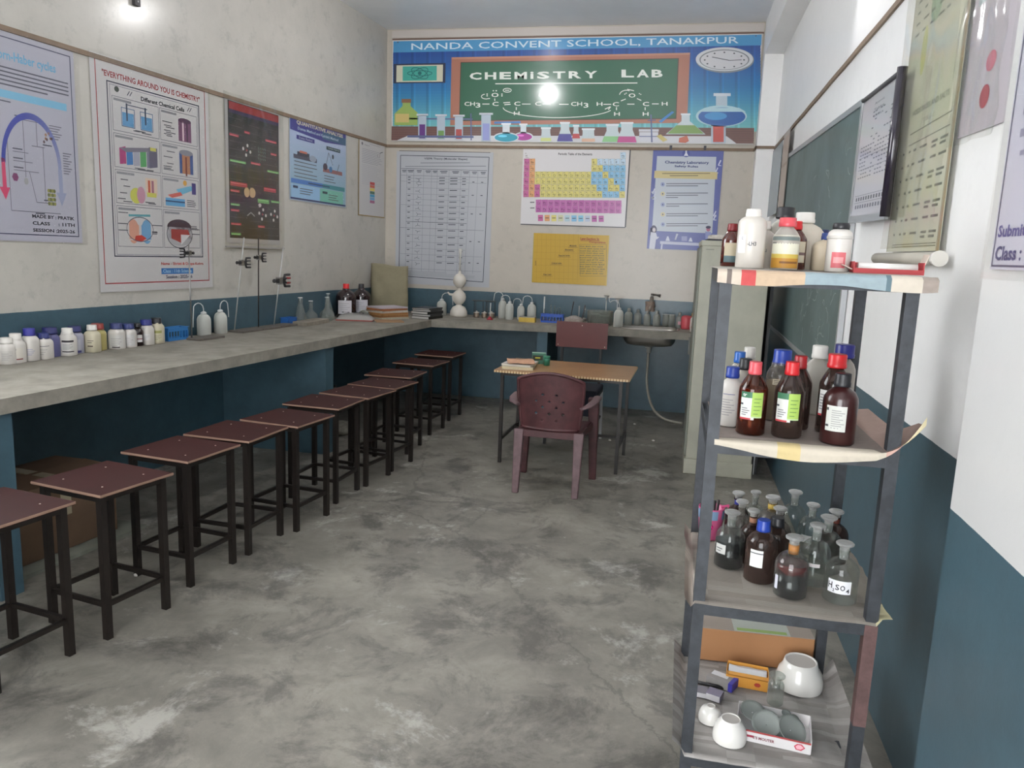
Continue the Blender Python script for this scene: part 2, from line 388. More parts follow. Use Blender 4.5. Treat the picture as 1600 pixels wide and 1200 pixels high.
# ---------------------------------------------------------------- lamps
m_bulb = bpy.data.materials.new('bulb_glow'); m_bulb.use_nodes = True
_nt = m_bulb.node_tree; _nt.nodes.remove(_nt.nodes['Principled BSDF']); _e = _nt.nodes.new('ShaderNodeEmission')
_e.inputs[0].default_value = (1.0, .985, .99, 1); _e.inputs[1].default_value = 700*BULB; _nt.links.new(_e.outputs[0], _nt.nodes['Material Output'].inputs[0])
m_plastic = mat((225, 222, 215), .35)
def led_bulb(loc, axis, label, strength=1.0):
    t = thing('light_bulb', label, 'lamp', loc, group='bulbs lighting the laboratory')
    q = Vector((0, 0, -1)).rotation_difference(Vector(axis)); t.rotation_mode = 'QUATERNION'; t.rotation_quaternion = q
    obj('holder', MB().lathe([(.045, 0), (.045, -.012), (.022, -.02), (.02, -.06)], 20), m_plastic, t)
    obj('bulb_base', MB().lathe([(.018, -.055), (.03, -.10), (.031, -.11)], 20), m_plastic, t)
    g = m_bulb
    if strength != 1.0:
        g = m_bulb.copy(); g.node_tree.nodes['Emission'].inputs[1].default_value = 700*BULB*strength
    obj('globe', MB().lathe([(.031, -.11), (.034, -.125), (.03, -.145), (.018, -.158), (.002, -.163)], 20), g, t)
led_bulb((.705, 4.35, 3.489), (0, 0, -1), 'round LED bulb hanging under the beam over the blackboard', 1.6)
o = obj('reflection_blocker', MB().box(.62, 4.395, 3.22, .78, 4.400, 3.489), mat((190, 190, 188), .6)); tag(o, 'added upright plate blocking the bulb from reflecting in the banner', 'shield')  # unseen plate added to keep the bulb's reflection off the banner
led_bulb((-1.78, 6.15, 3.69), (0, 0, -1), 'round LED bulb hanging by its cord from the middle of the ceiling', 1.45)
obj('ceiling_cord', MB().tube([(0, 0, 0), (0, 0, .135)], .004, 8), m_plastic, [o for o in C.objects if o.name.startswith('light_bulb')][-1])
sw = thing('junction_box', 'small round dark wiring box on the left wall below the lamp', 'junction box', (wx(4.6)+.001, 4.6, 3.06))
obj('cover', MB().rbox((.012, 0, 0), (.024, .05, .05)), mat((60, 55, 58), .5), sw); obj('screw', MB().rbox((.026, 0, 0), (.003, .008, .008)), mat((150, 150, 150), .3, 1), sw)

# ---------------------------------------------------------------- worktop and its supports
ct = MB(); CT, CB = .900, .832
def cx(y): return wx(y)+.905
ct.prism([(wx(.3), .3), (cx(.3), .3), (cx(7.25), 7.25), (-1.261, 7.41), (-1.261, YB), (wx(YB), YB)], CB, CT)
HX0, HX1, HY0, HY1 = -.515, .005, 7.535, 7.875
def fy(x): return 7.41+(x+1.261)*.035
ct.prism([(-1.261, 7.41), (HX0, fy(HX0)), (HX0, YB), (-1.261, YB)], CB, CT)
ct.prism([(HX0, fy(HX0)), (HX1, fy(HX1)), (HX1, HY0), (HX0, HY0)], CB, CT)
ct.prism([(HX0, HY1), (HX1, HY1), (HX1, YB), (HX0, YB)], CB, CT)
ct.prism([(HX1, fy(HX1)), (XR-.002, fy(XR)), (XR-.002, 7.928), (.613, 7.928), (.613, YB), (HX1, YB)], CB, CT)
top = obj('concrete_worktop', ct, m_concrete); tag(top, 'long L-shaped rough grey concrete worktop along the left and back walls', 'worktop')
m_dado = mat(DADO, .55, grime=.2, scale=5)
def partition(pts, n=''): struct('wall_partition'+n, MB().prism(pts, 0, CB), m_dado)
partition([(wx(2.65), 2.65), (cx(2.65)-.03, 2.65), (cx(2.76)-.03, 2.76), (wx(2.76), 2.76)])
partition([(wx(5.36), 5.36), (cx(5.36)-.04, 5.36), (cx(5.47)-.04, 5.47), (wx(5.47), 5.47)])
partition([(-1.325, 7.44), (-1.225, 7.44), (-1.225, YB), (-1.325, YB)])

# ---------------------------------------------------------------- stools
m_ply = mat((50, 20, 18), .6, grime=.12, scale=8, spec=.22); m_ply2 = mat((92, 38, 36), .45, grime=.15, scale=4)
m_edge = mat((134, 106, 90), .75); m_steel = mat((34, 28, 25), .4, metal=.2, grime=.25, scale=30); m_screw = mat((200, 190, 175), .3, metal=.8)
def make_stool(loc, rz, label, group):
    t = thing('lab_stool', label, 'stool', loc, rz, group)
    s = .19
    obj('seat', MB().box(-s, -.178, .600, s, .178, .6135), m_ply, t)
    e = MB(); q = .0025
    e.box(-s-q, -.178-q, .603, s+q, -.178, .6125); e.box(-s-q, .178, .603, s+q, .178+q, .6125); e.box(-s-q, -.178, .603, -s, .178, .6125); e.box(s, -.178, .603, s+q, .178, .6125)
    obj('seat_edge', e, m_edge, t)
    f = MB(); a, b = .155, .148
    for y in (-b, b): f.box(-a, y-.012, .574, a, y+.012, .5995)
    for x in (-a, a): f.box(x-.012, -b, .574, x+.012, b, .5995)
    obj('seat_frame', f, m_steel, t)
    for x in (-a, a):
        for y in (-b, b):
            obj('leg', MB().box(x-.0135, y-.0135, 0, x+.0135, y+.0135, .590), m_steel, t)
            obj('screw', MB().lathe([(.004, .6135), (.003, .6150)], 8, (x*.7, y*.68, 0)), m_screw, t)
    for y in (-b, b): obj('stretcher', MB().box(-a, y-.009, .135, a, y+.009, .153), m_steel, t)
    for x in (-a, a): obj('stretcher', MB().box(x-.009, -b, .135, x+.009, b, .153), m_steel, t)
    return t
SG = 'maroon topped stools along the left worktop'
ST = [(-2.37, 2.235, -9, 'maroon topped steel stool cut off by the photo edge, nearest of the row'),
 (-2.272, 2.676, -10, 'maroon topped steel stool in front of the cardboard carton, second of the row'),
 (-2.265, 3.187, -7, 'maroon topped steel stool with a chipped edge, third from the near end of the row'),
 (-2.224, 3.594, -3.4, 'maroon topped steel stool, fourth from the near end, its corner touching the fifth'),
 (-2.138, 3.982, -8, 'maroon topped steel stool, fifth from the near end, before the blue pier'),
 (-2.153, 4.480, -2.6, 'maroon topped steel stool beside the blue pier, sixth from the near end'),
 (-2.098, 4.885, -9, 'maroon topped steel stool half hidden behind the sixth one, turned askew'),
 (-2.068, 5.273, -8.3, 'maroon topped steel stool just past the blue pier, eighth from the near end'),
 (-2.145, 5.742, -1.1, 'maroon topped steel stool, ninth from the near end, third from the far corner'),
 (-2.165, 6.413, -5.4, 'maroon topped steel stool, last but one towards the back wall'),
 (-2.179, 7.016, -3.9, 'maroon topped steel stool nearest the back wall, end of the row')]
st0 = None
for x, y, r, lb in ST:
    if st0 is None: st0 = make_stool((x, y, 0), math.radians(r), lb, SG)
    else: dup(st0, (x, y, 0), math.radians(r), lb)

# ---------------------------------------------------------------- table with books
m_wood = mat((158, 118, 78), .38, coat=.2, grime=.18, scale=3)
tb = thing('wooden_table', 'small table with a light brown top and thin dark steel legs', 'table', (-.80, 5.93, 0), math.radians(-1.5))
obj('tabletop', MB().box(-.505, -.36, .700, .505, .36, .716), m_wood, tb)
eg = MB()
for i in range(46): eg.box(-.503+i*.0219, -.3625, .6995, -.503+i*.0219+.012, -.36, .715)
for i in range(32): eg.box(.505, -.355+i*.0222, .6995, .5075, -.355+i*.0222+.012, .715)
obj('edge_trim', eg, mat((205, 180, 140), .5), tb)
for x in (-.445, .445):
    for y in (-.33, .25): obj('leg', MB().box(x-.012, y-.012, 0, x+.012, y+.012, .700), m_steel, tb)
for x in (-.445, .445): obj('stretcher', MB().box(x-.009, -.33, .175, x+.009, .25, .195), m_steel, tb)
obj('stretcher', MB().box(-.445, .06, .175, .445, .078, .195), m_steel, tb)
ap = MB()
for y in (-.33, .25): ap.box(-.445, y-.01, .678, .445, y+.01, .6995)
for x in (-.445, .445): ap.box(x-.01, -.33, .678, x+.01, .25, .6995)
obj('apron_frame', ap, m_steel, tb)

# ---------------------------------------------------------------- maroon plastic armchair, seen from behind (faces +y)
m_mono = mat((80, 44, 47), .5, grime=.4, scale=7); m_mono2 = mat((100, 77, 80), .55, grime=.3, scale=14)
pc = thing('plastic_armchair', 'maroon moulded plastic armchair with scuffed legs tucked under the table', 'chair', (-.775, 5.17, 0), math.radians(-1))
nu, nv, dw = 88, 84, None
back = MB()
def bp(u, v):
    s = u*2-1; z = .44+v*.385
    hw = .192+.028*math.sin(v*PI*.6)
    if v > .8: z -= (v-.8)/.2*.055*s*s
    y = -.215-.055*v-.045*(1-s*s)+.045
    return Vector((hw*s, y, z))
back.grid(bp, nu, nv)
holes = []
for r, zc in enumerate((.505, .55, .595, .635, .68)):
    for cxx in ((-.045, .045) if r % 2 == 0 else (-.09, 0, .09)): holes.append((cxx, zc))
keep = []
for i, f in enumerate(back.f):
    c = sum((Vector(back.v[k]) for k in f), Vector())/4
    keep.append(all(math.hypot(c.x-hx, c.z-hz) > .0085 for hx, hz in holes))
back.f = [f for f, k in zip(back.f, keep) if k]; back.c = [c for c, k in zip(back.c, keep) if k]; back.smooth = [c for c, k in zip(back.smooth, keep) if k]
obj('backrest', back, m_mono, pc, solid=.005)
rim = MB(); pts = [bp(0, v/12) for v in range(13)]+[bp(u/16, 1) for u in range(1, 16)]+[bp(1, 1-v/12) for v in range(13)]
rim.tube(pts, .011, 8); rim.tube([bp(u/12, 0) for u in range(13)], .012, 8)
obj('backrest_rim', rim, m_mono, pc)
def sp(u, v):
    s = u*2-1; hw = .205+.03*v
    return Vector((hw*s, -.215+.43*v, .425+.015*v-.016*(1-s*s)*(1-(2*v-1)**2)-(.02*(v-.85)/.15 if v > .85 else 0)))
obj('seat', MB().grid(sp, 20, 18), m_mono, pc, solid=.006)
sk = MB(); ring = [(-.21, -.215), (.21, -.215), (.24, .215), (-.24, .215)]
for k in range(4):
    p, q = ring[k], ring[(k+1) % 4]
    sk.bar((p[0], p[1], .405), (q[0], q[1], .405), .008, .042)
obj('seat_apron', sk, m_mono, pc)
for sx in (-1, 1):
    l = MB(); l.bar((sx*.202, -.205, .43), (sx*.202, -.262, 0), .066, .05, (0, 1, 0), w2=.042, h2=.036)
    obj('leg', l, m_mono2, pc, bevel=.006)
    l = MB(); l.bar((sx*.238, .205, .60), (sx*.255, .235, 0), .075, .06, (0, 1, 0), w2=.05, h2=.034)
    obj('leg', l, m_mono, pc, bevel=.006)
    am = MB(); am.tube([(sx*.21, -.235, .60), (sx*.25, -.20, .612), (sx*.272, -.10, .622), (sx*.278, .05, .622), (sx*.268, .16, .616), (sx*.248, .215, .58)], [.02, .028, .03, .03, .027, .02], 10, flat=.4, up=(0, 0, 1))
    obj('armrest', am, m_mono2, pc)

# ---------------------------------------------------------------- steel chair on the far side of the table (faces -y)
m_navy = mat((26, 32, 48), .7); m_black = mat((26, 26, 28), .45)
sc = thing('steel_chair', 'steel chair with a maroon board back behind the small table', 'chair', (-.80, 6.68, 0), math.radians(-2))
obj('backrest', MB().box(-.225, -.005, .79, .225, .007, 1.012), m_ply2, sc)
sd = MB()
for x, z in ((-.205, .81), (.205, .81), (0, .985)): sd.lathe([(.005, 0), (.004, .002)], 8, (0, 0, 0)); sd.v[-16:] = [(x+v[0], -.005-v[2], z+v[1]) for v in sd.v[-16:]]
obj('screw', sd, m_screw, sc)
for x in (-.17, .17): obj('back_post', MB().bar((x, .012, .44), (x, .02, .98), .022), m_black, sc)
obj('seat', MB().box(-.21, -.40, .425, .21, .02, .485), m_navy, sc, bevel=.012)
obj('seat_cloth', MB().box(-.19, -.395, .27, .17, -.385, .43), m_navy, sc)
fr = MB()
for x in (-.2, .2): fr.bar((x, -.38, .432), (x, .0, .432), .022)
for y in (-.38, 0): fr.bar((-.2, y, .432), (.2, y, .432), .022)
obj('seat_frame', fr, m_black, sc)
for x in (-.2, .2):
    for y in (-.38, 0): obj('leg', MB().bar((x, y, .43), (x*1.06, y, 0), .022), m_black if x < 0 else mat((178, 180, 182), .4), sc)
for x in (-.2, .2): obj('stretcher', MB().bar((x, -.38, .2), (x, 0, .2), .016), m_black, sc)
# ---------------------------------------------------------------- steel cupboard
m_alm = mat((170, 168, 152), .45, grime=.14, scale=3)
cb = thing('steel_cupboard', 'tall pale grey-green steel cupboard standing behind the bottle rack', 'cupboard', (0, 0, 0))
X0, X1, Y0, Y1, ZT = .135, .612, 5.80, 6.66, 1.722
obj('body', MB().box(X0, Y0, .10, X1, Y1, ZT), m_alm, cb, bevel=.006)
obj('top_lip', MB().box(X0-.006, Y0-.006, ZT-.035, X1+.004, Y1+.004, ZT+.004), m_alm, cb, bevel=.004)
obj('plinth', MB().box(X0-.012, Y0-.012, .0, X1+.006, Y1+.004, .115), m_alm, cb, bevel=.004)
m_almd = mat((120, 122, 112), .5)
for k in (0, 1):
    d = obj('door', MB().box(X0-.016, Y0+.01+k*.425, .13, X0, Y0+.425+k*.425, ZT-.045), m_almd, cb, bevel=.003)
    obj('handle', MB().bar((X0-.03, Y0+.395+k*.06, .85), (X0-.03, Y0+.395+k*.06, .98), .012), mat((90, 92, 88), .5), d)
obj('name_plate', MB().box(X0+.03, Y0-.0075, ZT-.062, X0+.085, Y0-.006, ZT-.057), mat((120, 125, 115), .5), cb)
# papers and notebooks on top of it
for k, (w, d, h, c, z, r, lb) in enumerate([(.20, .28, .012, (52, 50, 60), 0, 3, 'dark thin register lying on top of the steel cupboard'),
        (.17, .25, .016, (198, 190, 180), .012, -6, 'bundle of loose white papers on the register on the steel cupboard'),
        (.16, .22, .014, (206, 200, 192), .028, 5, 'topmost folded papers on the steel cupboard')]):
    o = obj('paper_stack', MB().box(-w/2, -d/2, 0, w/2, d/2, h), mat(c, .8, grime=.2, scale=40), loc=(.27, 5.98, ZT+.0045+z), rz=math.radians(r))
    tag(o, lb, 'papers')
# dark stand behind the cupboard; its black sheet also paints the gap's shade
lb_ = thing('folded_stand', 'folded black stand with pale metal edges, its board darkening the shaded gap beside the cupboard', 'stand', (.66, 5.95, 0))
obj('gap_shade_panel', MB().box(-.012, .02, .30, .012, .55, 1.42), mat((22, 22, 26), .5), lb_)
for y in (.0, .52): obj('leg', MB().bar((0, y, 0), (0, y+.02, 1.30), .016), mat((34, 34, 36), .4), lb_)
obj('metal_edge', MB().bar((-.016, -.02, 0), (-.016, .03, .62), .008), mat((160, 162, 165), .35, .7), lb_)

# ---------------------------------------------------------------- bottle rack
m_iron = mat((62, 65, 70), .5, metal=.25, grime=.3, scale=25); m_rust = mat((104, 78, 76), .7, grime=.35, scale=14)
RX0, RX1, RY0, RY1 = .110, .536, 2.0, 2.53
rk = thing('steel_rack', 'dark angle-iron rack with four shelves full of reagent bottles', 'rack')
SH = [1.572, 1.145, .705, .262]
for x in (RX0, RX1):
    for y in (RY0, RY1):
        o = obj('leg', MB().box(x-.015, y-.015, 0, x+.015, y+.015, 1.572), m_iron, rk)
        if x == RX1 and y == RY0:
            obj('rust_patch', MB().box(x-.0157, y-.0157, .42, x+.0157, y+.0157, .70), m_rust, o)
for z in SH:
    s = MB()
    s.box(RX0, RY0-.014, z-.034, RX1, RY0-.011, z); s.box(RX0, RY0-.014, z-.003, RX1, RY1, z)
    s.box(RX0, RY1+.011, z-.034, RX1, RY1+.014, z); s.box(RX0-.014, RY0, z-.034, RX0-.011, RY1, z); s.box(RX1+.011, RY0, z-.034, RX1+.014, RY1, z)
    obj('shelf', s, m_iron, rk)
# newspapers lining the shelves
m_news = vmat('newsprint', .85)
_nt = m_news.node_tree; _b = _nt.nodes['Principled BSDF']; _src = _b.inputs['Base Color'].links[0].from_socket      # rows of small print
_tc = nd(_nt, 'ShaderNodeTexCoord'); _wv = nd(_nt, 'ShaderNodeTexWave', i_Scale=55.0, i_Distortion=1.5, bands_direction='Y'); _no = nd(_nt, 'ShaderNodeTexNoise', i_Scale=60.0, i_Detail=3.0); _nb = nd(_nt, 'ShaderNodeTexNoise', i_Scale=7.0)
for q in (_wv, _no, _nb): _nt.links.new(_tc.outputs['Object'], q.inputs['Vector'])
_m1 = nd(_nt, 'ShaderNodeMath', operation='MULTIPLY'); _nt.links.new(_wv.outputs['Fac'], _m1.inputs[0]); _nt.links.new(_no.outputs['Fac'], _m1.inputs[1])
_m2 = nd(_nt, 'ShaderNodeMath', operation='MULTIPLY'); _nt.links.new(_m1.outputs[0], _m2.inputs[0]); _nt.links.new(_nb.outputs['Fac'], _m2.inputs[1])
_mx = nd(_nt, 'ShaderNodeMix', data_type='RGBA', blend_type='MULTIPLY'); _mx.inputs['B'].default_value = (.35, .35, .36, 1); _nt.links.new(_m2.outputs[0], _mx.inputs['Factor']); _nt.links.new(_src, _mx.inputs['A']); _nt.links.new(_mx.outputs['Result'], _b.inputs['Base Color'])
def crumple(x, y, a, s=9): return a*noise.noise(Vector((x*s, y*s, 3.1)))+a*.4*noise.noise(Vector((x*s*3, y*s*3, 7.7)))
def liner(name, label, z, x0, x1, y0, y1, amp, zfn, cfn, nu=44, nv=36):
    def fn(u, v):
        x = x0+(x1-x0)*u; y = y0+(y1-y0)*v
        inside = RX0+.0 < x < RX1 and RY0-.02 < y < RY1
        X, Y, Z = zfn(x, y, u, v)
        return (X, Y, z+.0035+Z+abs(crumple(x, y, amp)))
    o = obj('newspaper_liner', MB().grid(fn, nu, nv, col=cfn), m_news)
    tag(o, label, 'newspaper'); return o
def flap(x, y, d, fold):            # paper that hangs over the front edge
    if y >= fold: return x, y, 0
    t = (fold-y); return x, fold-.004-min(t, .01)*.3, -t*d
GR = [(176, 168, 158), (168, 160, 150), (182, 175, 166), (160, 152, 143)]
def newscol(u, v):
    r = random.Random(int(u*44)*0+int(v*36)*7+int(u*9)); return GR[r.randrange(4)]
def c1(u, v):
    if v < .12:
        for lim, c in ((.04, (206, 192, 176)), (.065, (120, 110, 104)), (.11, (206, 192, 176)), (.18, (196, 84, 84)), (.40, (196, 172, 146)), (.78, (150, 166, 172)), (.80, (100, 120, 128)), (.93, (206, 196, 182))):
            if u < lim: return c
        return (160, 148, 140)
    return (182, 176, 168)
liner('a', 'coloured newspaper lining the top shelf of the rack, folded over its front', 1.572, RX0-.022, RX1+.05, RY0-.06, RY1, .002,
      lambda x, y, u, v: (flap(x, y, .78+.12*math.sin(u*9), RY0-.018)), c1)
def z2(x, y, u, v):
    X, Y, Z = flap(x, y, .35+.75*math.sin(min(1, u/.92)*PI)**1.5*(1-.3*u), RY0-.018)
    if u > .80:                    # the right front corner curls up past the leg
        t = (u-.80)/.2; k = max(0, 1-v*2.2); Z = Z*(1-t)+t*t*.10*k+t*.012*(1-k)
        if y < RY0+.02: Y = RY0-.02-.012*t
    return X, Y, Z
def c2(u, v):
    if v < .12:
        if .32 < u < .44: return (205, 185, 136)
        if u > .84: return (196, 160, 148) if u < .92 else (208, 196, 160)
        return (200, 190, 174)
    return (142, 130, 124) if v > .1 and u < .85 else (176, 150, 140)
liner('b', 'cream newspaper lining the second shelf with its corner curling up past the leg', 1.145, RX0+.004, RX1+.06, RY0-.055, RY1, .0015, z2, c2)
def z3(x, y, u, v):
    X, Y, Z = flap(x, y, .35, RY0-.018)
    if x < RX0-.015: t = RX0-.015-x; X = RX0-.017-t*.45; Z = -.02*math.sin(v*9)+t*.6-.02*(v < .5)
    if x > RX1+.012: Z = .012+crumple(x, y, .015)
    return X, Y, Z
def c3(u, v):
    if u > .93: return (206, 198, 160) if v < .2 else (150, 142, 132)
    if u < .10: return (168, 156, 146)
    r = random.Random(int(v*18)*31+int(u*6)); return [(146, 138, 130), (138, 130, 122), (152, 145, 136)][r.randrange(3)]
liner('c', 'grey newspaper lining the third shelf and sticking out on both sides', .705, RX0-.06, RX1+.045, RY0-.03, RY1+.02, .003, z3, c3)
def z4(x, y, u, v):
    X, Y, Z = flap(x, y, .3, RY0-.018)
    Z += crumple(x, y, .008, 14)*(u > .6)
    if x < RX0-.015: t = RX0-.015-x; X = RX0-.017-t*.6; Z = .02+t*.5
    if x > RX1+.012: t = x-RX1-.012; Z = t*(1.3*v-.5); X = RX1+.018+t*(1-.5*v)
    return X, Y, Z
def c4(u, v):
    r = random.Random(int(v*30)*17+int(u*7)*3); return [(150, 145, 141), (158, 153, 149), (143, 138, 134), (165, 160, 156)][r.randrange(4)]
liner('d', 'crumpled grey newspaper lining the bottom shelf of the rack', .262, RX0-.055, RX1+.07, RY0-.04, RY1+.02, .004, z4, c4)

# ---------------------------------------------------------------- things under the worktop
m_card = mat((100, 78, 60), .85, grime=.15, scale=5)
def carton(name, label, loc, rz, w, d, h, m, flaps=True, tape=True):
    t = thing(name, label, 'box', loc, rz)
    obj('body', MB().box(-w/2, -d/2, 0, w/2, d/2, h), m, t, bevel=.004)
    if flaps:
        f = MB(); f.rbox((-w*.25, 0, h+.004), (w*.5, d, .004), ry=-.03); obj('flap', f, m, t)
        f = MB(); f.rbox((w*.25, 0, h+.005), (w*.5, d, .004), ry=.05); obj('flap', f, m, t)
    if tape: obj('tape', MB().box(-w/2-.001, -.03, h*.5, w/2+.001, .03, h+.011), mat((150, 140, 118), .35), t)
    return t
carton('cardboard_carton', 'large brown cardboard carton under the worktop behind the second stool', (-3.15, 3.22, .02), -.12, .42, .62, .36, m_card)
o = obj('plywood_board', MB().box(-.27, -.42, 0, .27, .42, .018), mat((120, 122, 112), .7, grime=.2, scale=6), loc=(-3.12, 3.22, 0), rz=-.1); tag(o, 'thin pale board lying on the floor under the cardboard carton', 'board')
def tub(loc, r, h, c, lb, nm='plastic_tub'):
    t = thing(nm, lb, 'tub', loc); obj('body', MB().lathe([(r*.8, 0), (r, h*.9), (r*1.05, h), (r*.97, h), (r*.76, .01)], 24, cap1=False), mat(c, .5, grime=.2), t); obj('handle', MB().tube([(r*math.cos(k*PI/8), 0, h*.92+r*.25*math.sin(k*PI/8)) for k in range(9)], .004, 6), mat((120, 120, 118), .4), t)
tub((-3.17, 5.95, 0), .16, .26, (96, 100, 98), 'grey plastic tub under the worktop just past the blue pier')
tub((-3.14, 6.42, 0), .15, .32, (86, 88, 90), 'darker round tub under the worktop behind the first grey tub')
o = obj('folded_sack', MB().lathe([(.15, 0), (.17, .03), (.15, .07), (.05, .09)], 14, sq=3), mat((165, 160, 148), .9, grime=.3)); o.location = (-2.83, 6.08, 0); tag(o, 'small pale folded sack on the floor in front of the grey tubs', 'sack')
o = obj('brown_box', MB().box(-.16, -.14, 0, .16, .14, .07), mat((104, 76, 66), .8, grime=.2), loc=(.33, 4.05, 0), rz=.1, bevel=.004); tag(o, 'flat brown box on the floor between rack and cupboard', 'box')
for k, (x, y) in enumerate([(-.50, 6.62), (-.33, 7.37), (-.13, 6.75), (-2.44, 3.05)]):
    o = obj('chalk_bit', MB().lathe([(.012, 0), (.014, .006), (.006, .012)], 7), mat((205, 202, 195), .8), loc=(x, y, 0))
    tag(o, ['tiny white chalk scrap on the floor near the table leg', 'white scrap on the floor under the sink hose', 'small white scrap on the floor left of the cupboard', 'tiny pale scrap on the floor by the third stool'][k], 'scrap')
# ---------------------------------------------------------------- posters and charts
AX = {'L': (Vector((math.sin(A), math.cos(A), 0)), Vector((math.cos(A), -math.sin(A), 0))),
      'B': (Vector((1, 0, 0)), Vector((0, -1, 0))), 'R': (Vector((0, -1, 0)), Vector((-1, 0, 0)))}
def hang(name, label, cat, wall, P, tilt=0.0, off=.006, lean=0.0):
    R, N = AX[wall]; U = Vector((0, 0, 1))
    m = Matrix((R, U, N)).transposed().to_4x4(); m = Matrix.Translation(Vector(P)+N*off) @ m @ Matrix.Rotation(tilt, 4, 'Z') @ Matrix.Rotation(lean, 4, 'X')
    o = bpy.data.objects.new(name, None); C.objects.link(o); o.empty_display_size = .05; o.matrix_world = m
    return tag(o, label, cat)
m_lam = vmat('laminated_print', .5, coat=.35, coatr=.16); m_paper = vmat('paper_print', .8); m_flex = vmat('banner_print', .5, coat=1.0, coatr=.17, spec=.3)
m_gloss = vmat('glossy_print', .4, coat=.9, coatr=.09)
m_cover = glass('clear_plastic_cover', (250, 250, 249), dust=.006, edge=.25, rough=.2)
m_wood2 = mat((150, 138, 124), .6)
def cover(t, x0, y0, x1, y1, z=.006, amp=.003, s=5, seed=0, nu=26, nv=34, m=None):
    def fn(u, v):
        x = x0+(x1-x0)*u; y = y0+(y1-y0)*v
        q = Vector((x*s+seed, y*s*.45, seed)); return (x, y, z+amp*(1+noise.noise(q)+.5*noise.noise(q*2.7)))
    return obj('plastic_cover', MB().grid(fn, nu, nv), m or m_cover, t)
def strip(t, x0, x1, y, name='hanging_strip', th=.012, c=(120, 104, 96)):
    obj(name, MB().box(x0, y-th/2, .0, x1, y+th/2, .010), mat(c, .6), t)

# --- the school banner
t = hang('school_banner', 'wide blue school banner with a painted chalkboard above the charts of the back wall', 'banner', 'B', (-3.117, YB, 3.716), off=.018)
Q = [(40, 65), (1577, 42), (1538, 495), (37, 485)]
a = Art(3.712, 1.012, Q); a.sheet((216, 214, 212))
def lerp(c, d, k): return tuple(int(c[i]+(d[i]-c[i])*k) for i in range(3))
def yt(x): return 65-23*(x-40)/1537
a.poly([(44, yt(44)+4), (1572, yt(1572)+4), (1570, 90), (43, 116)], (70, 146, 196), 1)
for i in range(28):
    k = i/27; c = lerp((26, 76, 152), (34, 122, 178), min(1, k*1.9)) if k < .5 else lerp((34, 122, 178), (118, 190, 190), (k-.5)*2)
    y0 = lambda x: 116-26*(x-40)/1530+(314+26*(x-40)/1530)*k; y1 = lambda x: 116-26*(x-40)/1530+(314+26*(x-40)/1530)*(i+1)/27
    a.poly([(43, y0(43)), (1568, y0(1568)), (1566, y1(1566)), (42, y1(42))], c, 1)
for i in range(24):
    x = 55+i*64
    for dx, w, s in ((0, 9, .9), (14, 5, 1.12)):
        for k in range(28):
            y0 = lambda x, k=k: 116-26*(x-40)/1530+(314+26*(x-40)/1530)*k/27
            kk = k/27; c = lerp((26, 76, 152), (34, 122, 178), min(1, kk*1.9)) if kk < .5 else lerp((34, 122, 178), (118, 190, 190), (kk-.5)*2)
            c = tuple(min(255, int(q*s)) for q in c); a.rect(x+dx, y0(x), x+dx+w, y0(x)+314/27+1, c, 2)
a.text('NANDA CONVENT SCHOOL, TANAKPUR', 120, 110, 1478, 32, (208, 228, 238), 5, bold=.006, yb1=86)
a.poly([(38, 424), (1542, 428), (1539, 492), (37, 483)], (112, 78, 72), 3)
for i in range(6): a.line(38, 430+i*9, 1541, 434+i*9, 2, (92, 62, 60), 4)
a.poly([(110, 462), (1430, 462), (1470, 492), (60, 483)], (206, 206, 210), 5)
# framed atom
a.poly([(46, 164), (265, 160), (264, 243), (45, 245)], (34, 46, 74), 5); a.poly([(58, 170), (254, 167), (253, 238), (57, 240)], (206, 204, 182), 6); a.poly([(84, 174), (228, 172), (228, 233), (84, 235)], (62, 166, 152), 7)
for r in (0, 1.05, -1.05): a.ring(156, 203, 52 if r == 0 else 38, 11 if r == 0 else 18, 3, (18, 104, 104), 8, rot=r*.45)
a.ell(156, 203, 8, 8, (18, 104, 104), 8)
# chalkboard
a.poly([(290, 137), (1280, 120), (1268, 408), (285, 420)], (170, 112, 92), 6)
a.poly([(290, 137), (1280, 120), (1278, 128), (291, 145)], (190, 136, 112), 7)
a.poly([(328, 157), (1234, 142), (1224, 392), (322, 402)], (70, 52, 44), 7)
a.poly([(331, 160), (1230, 145), (1221, 389), (325, 399)], (36, 96, 70), 8)
CH = (226, 232, 224)
def chalk(s, x, yb, h, w=None, b=.02): a.text(s, x, yb, x+(w or len(s)*h*.85), h, CH, 10, bold=b)
X = 366
for ch, w in zip('CHEMiSTRY', (60, 58, 58, 62, 24, 62, 62, 62, 62)):
    chalk(ch, X, 230-(X-366)*.012, 30, w-10, .035); X += w+4
X = 998
for ch, w in zip('LAB', (60, 58, 54)): chalk(ch, X, 221, 32, w-8, .035); X += w+3
a.line(474, 247, 1064, 244, 4, CH, 10)
def hexl(s, x, y, w, h=17): chalk(s, x, y, h, w, .012)
hexl('CH', 345, 339, 44); hexl('3', 392, 346, 20, 20); a.line(420, 331, 450, 331, 3.5, CH, 10); hexl('C', 462, 339, 26); a.line(472, 308, 472, 318, 3.5, CH, 10)
hexl('O', 458, 302, 30); a.ring(524, 274, 17, 8, 3, CH, 10); a.line(515, 274, 533, 274, 3, CH, 10)
for dx, dy in ((466, 276), (478, 276), (440, 290), (440, 297), (502, 290), (502, 297)): a.ell(dx, dy, 3, 2.5, CH, 10)
a.line(508, 326, 536, 324, 3.5, CH, 10); a.line(512, 334, 538, 332, 3.5, CH, 10); hexl('C', 553, 338, 26); a.line(586, 331, 622, 331, 3.5, CH, 10); a.line(562, 344, 562, 356, 3.5, CH, 10); hexl('H', 552, 377, 24, 15)
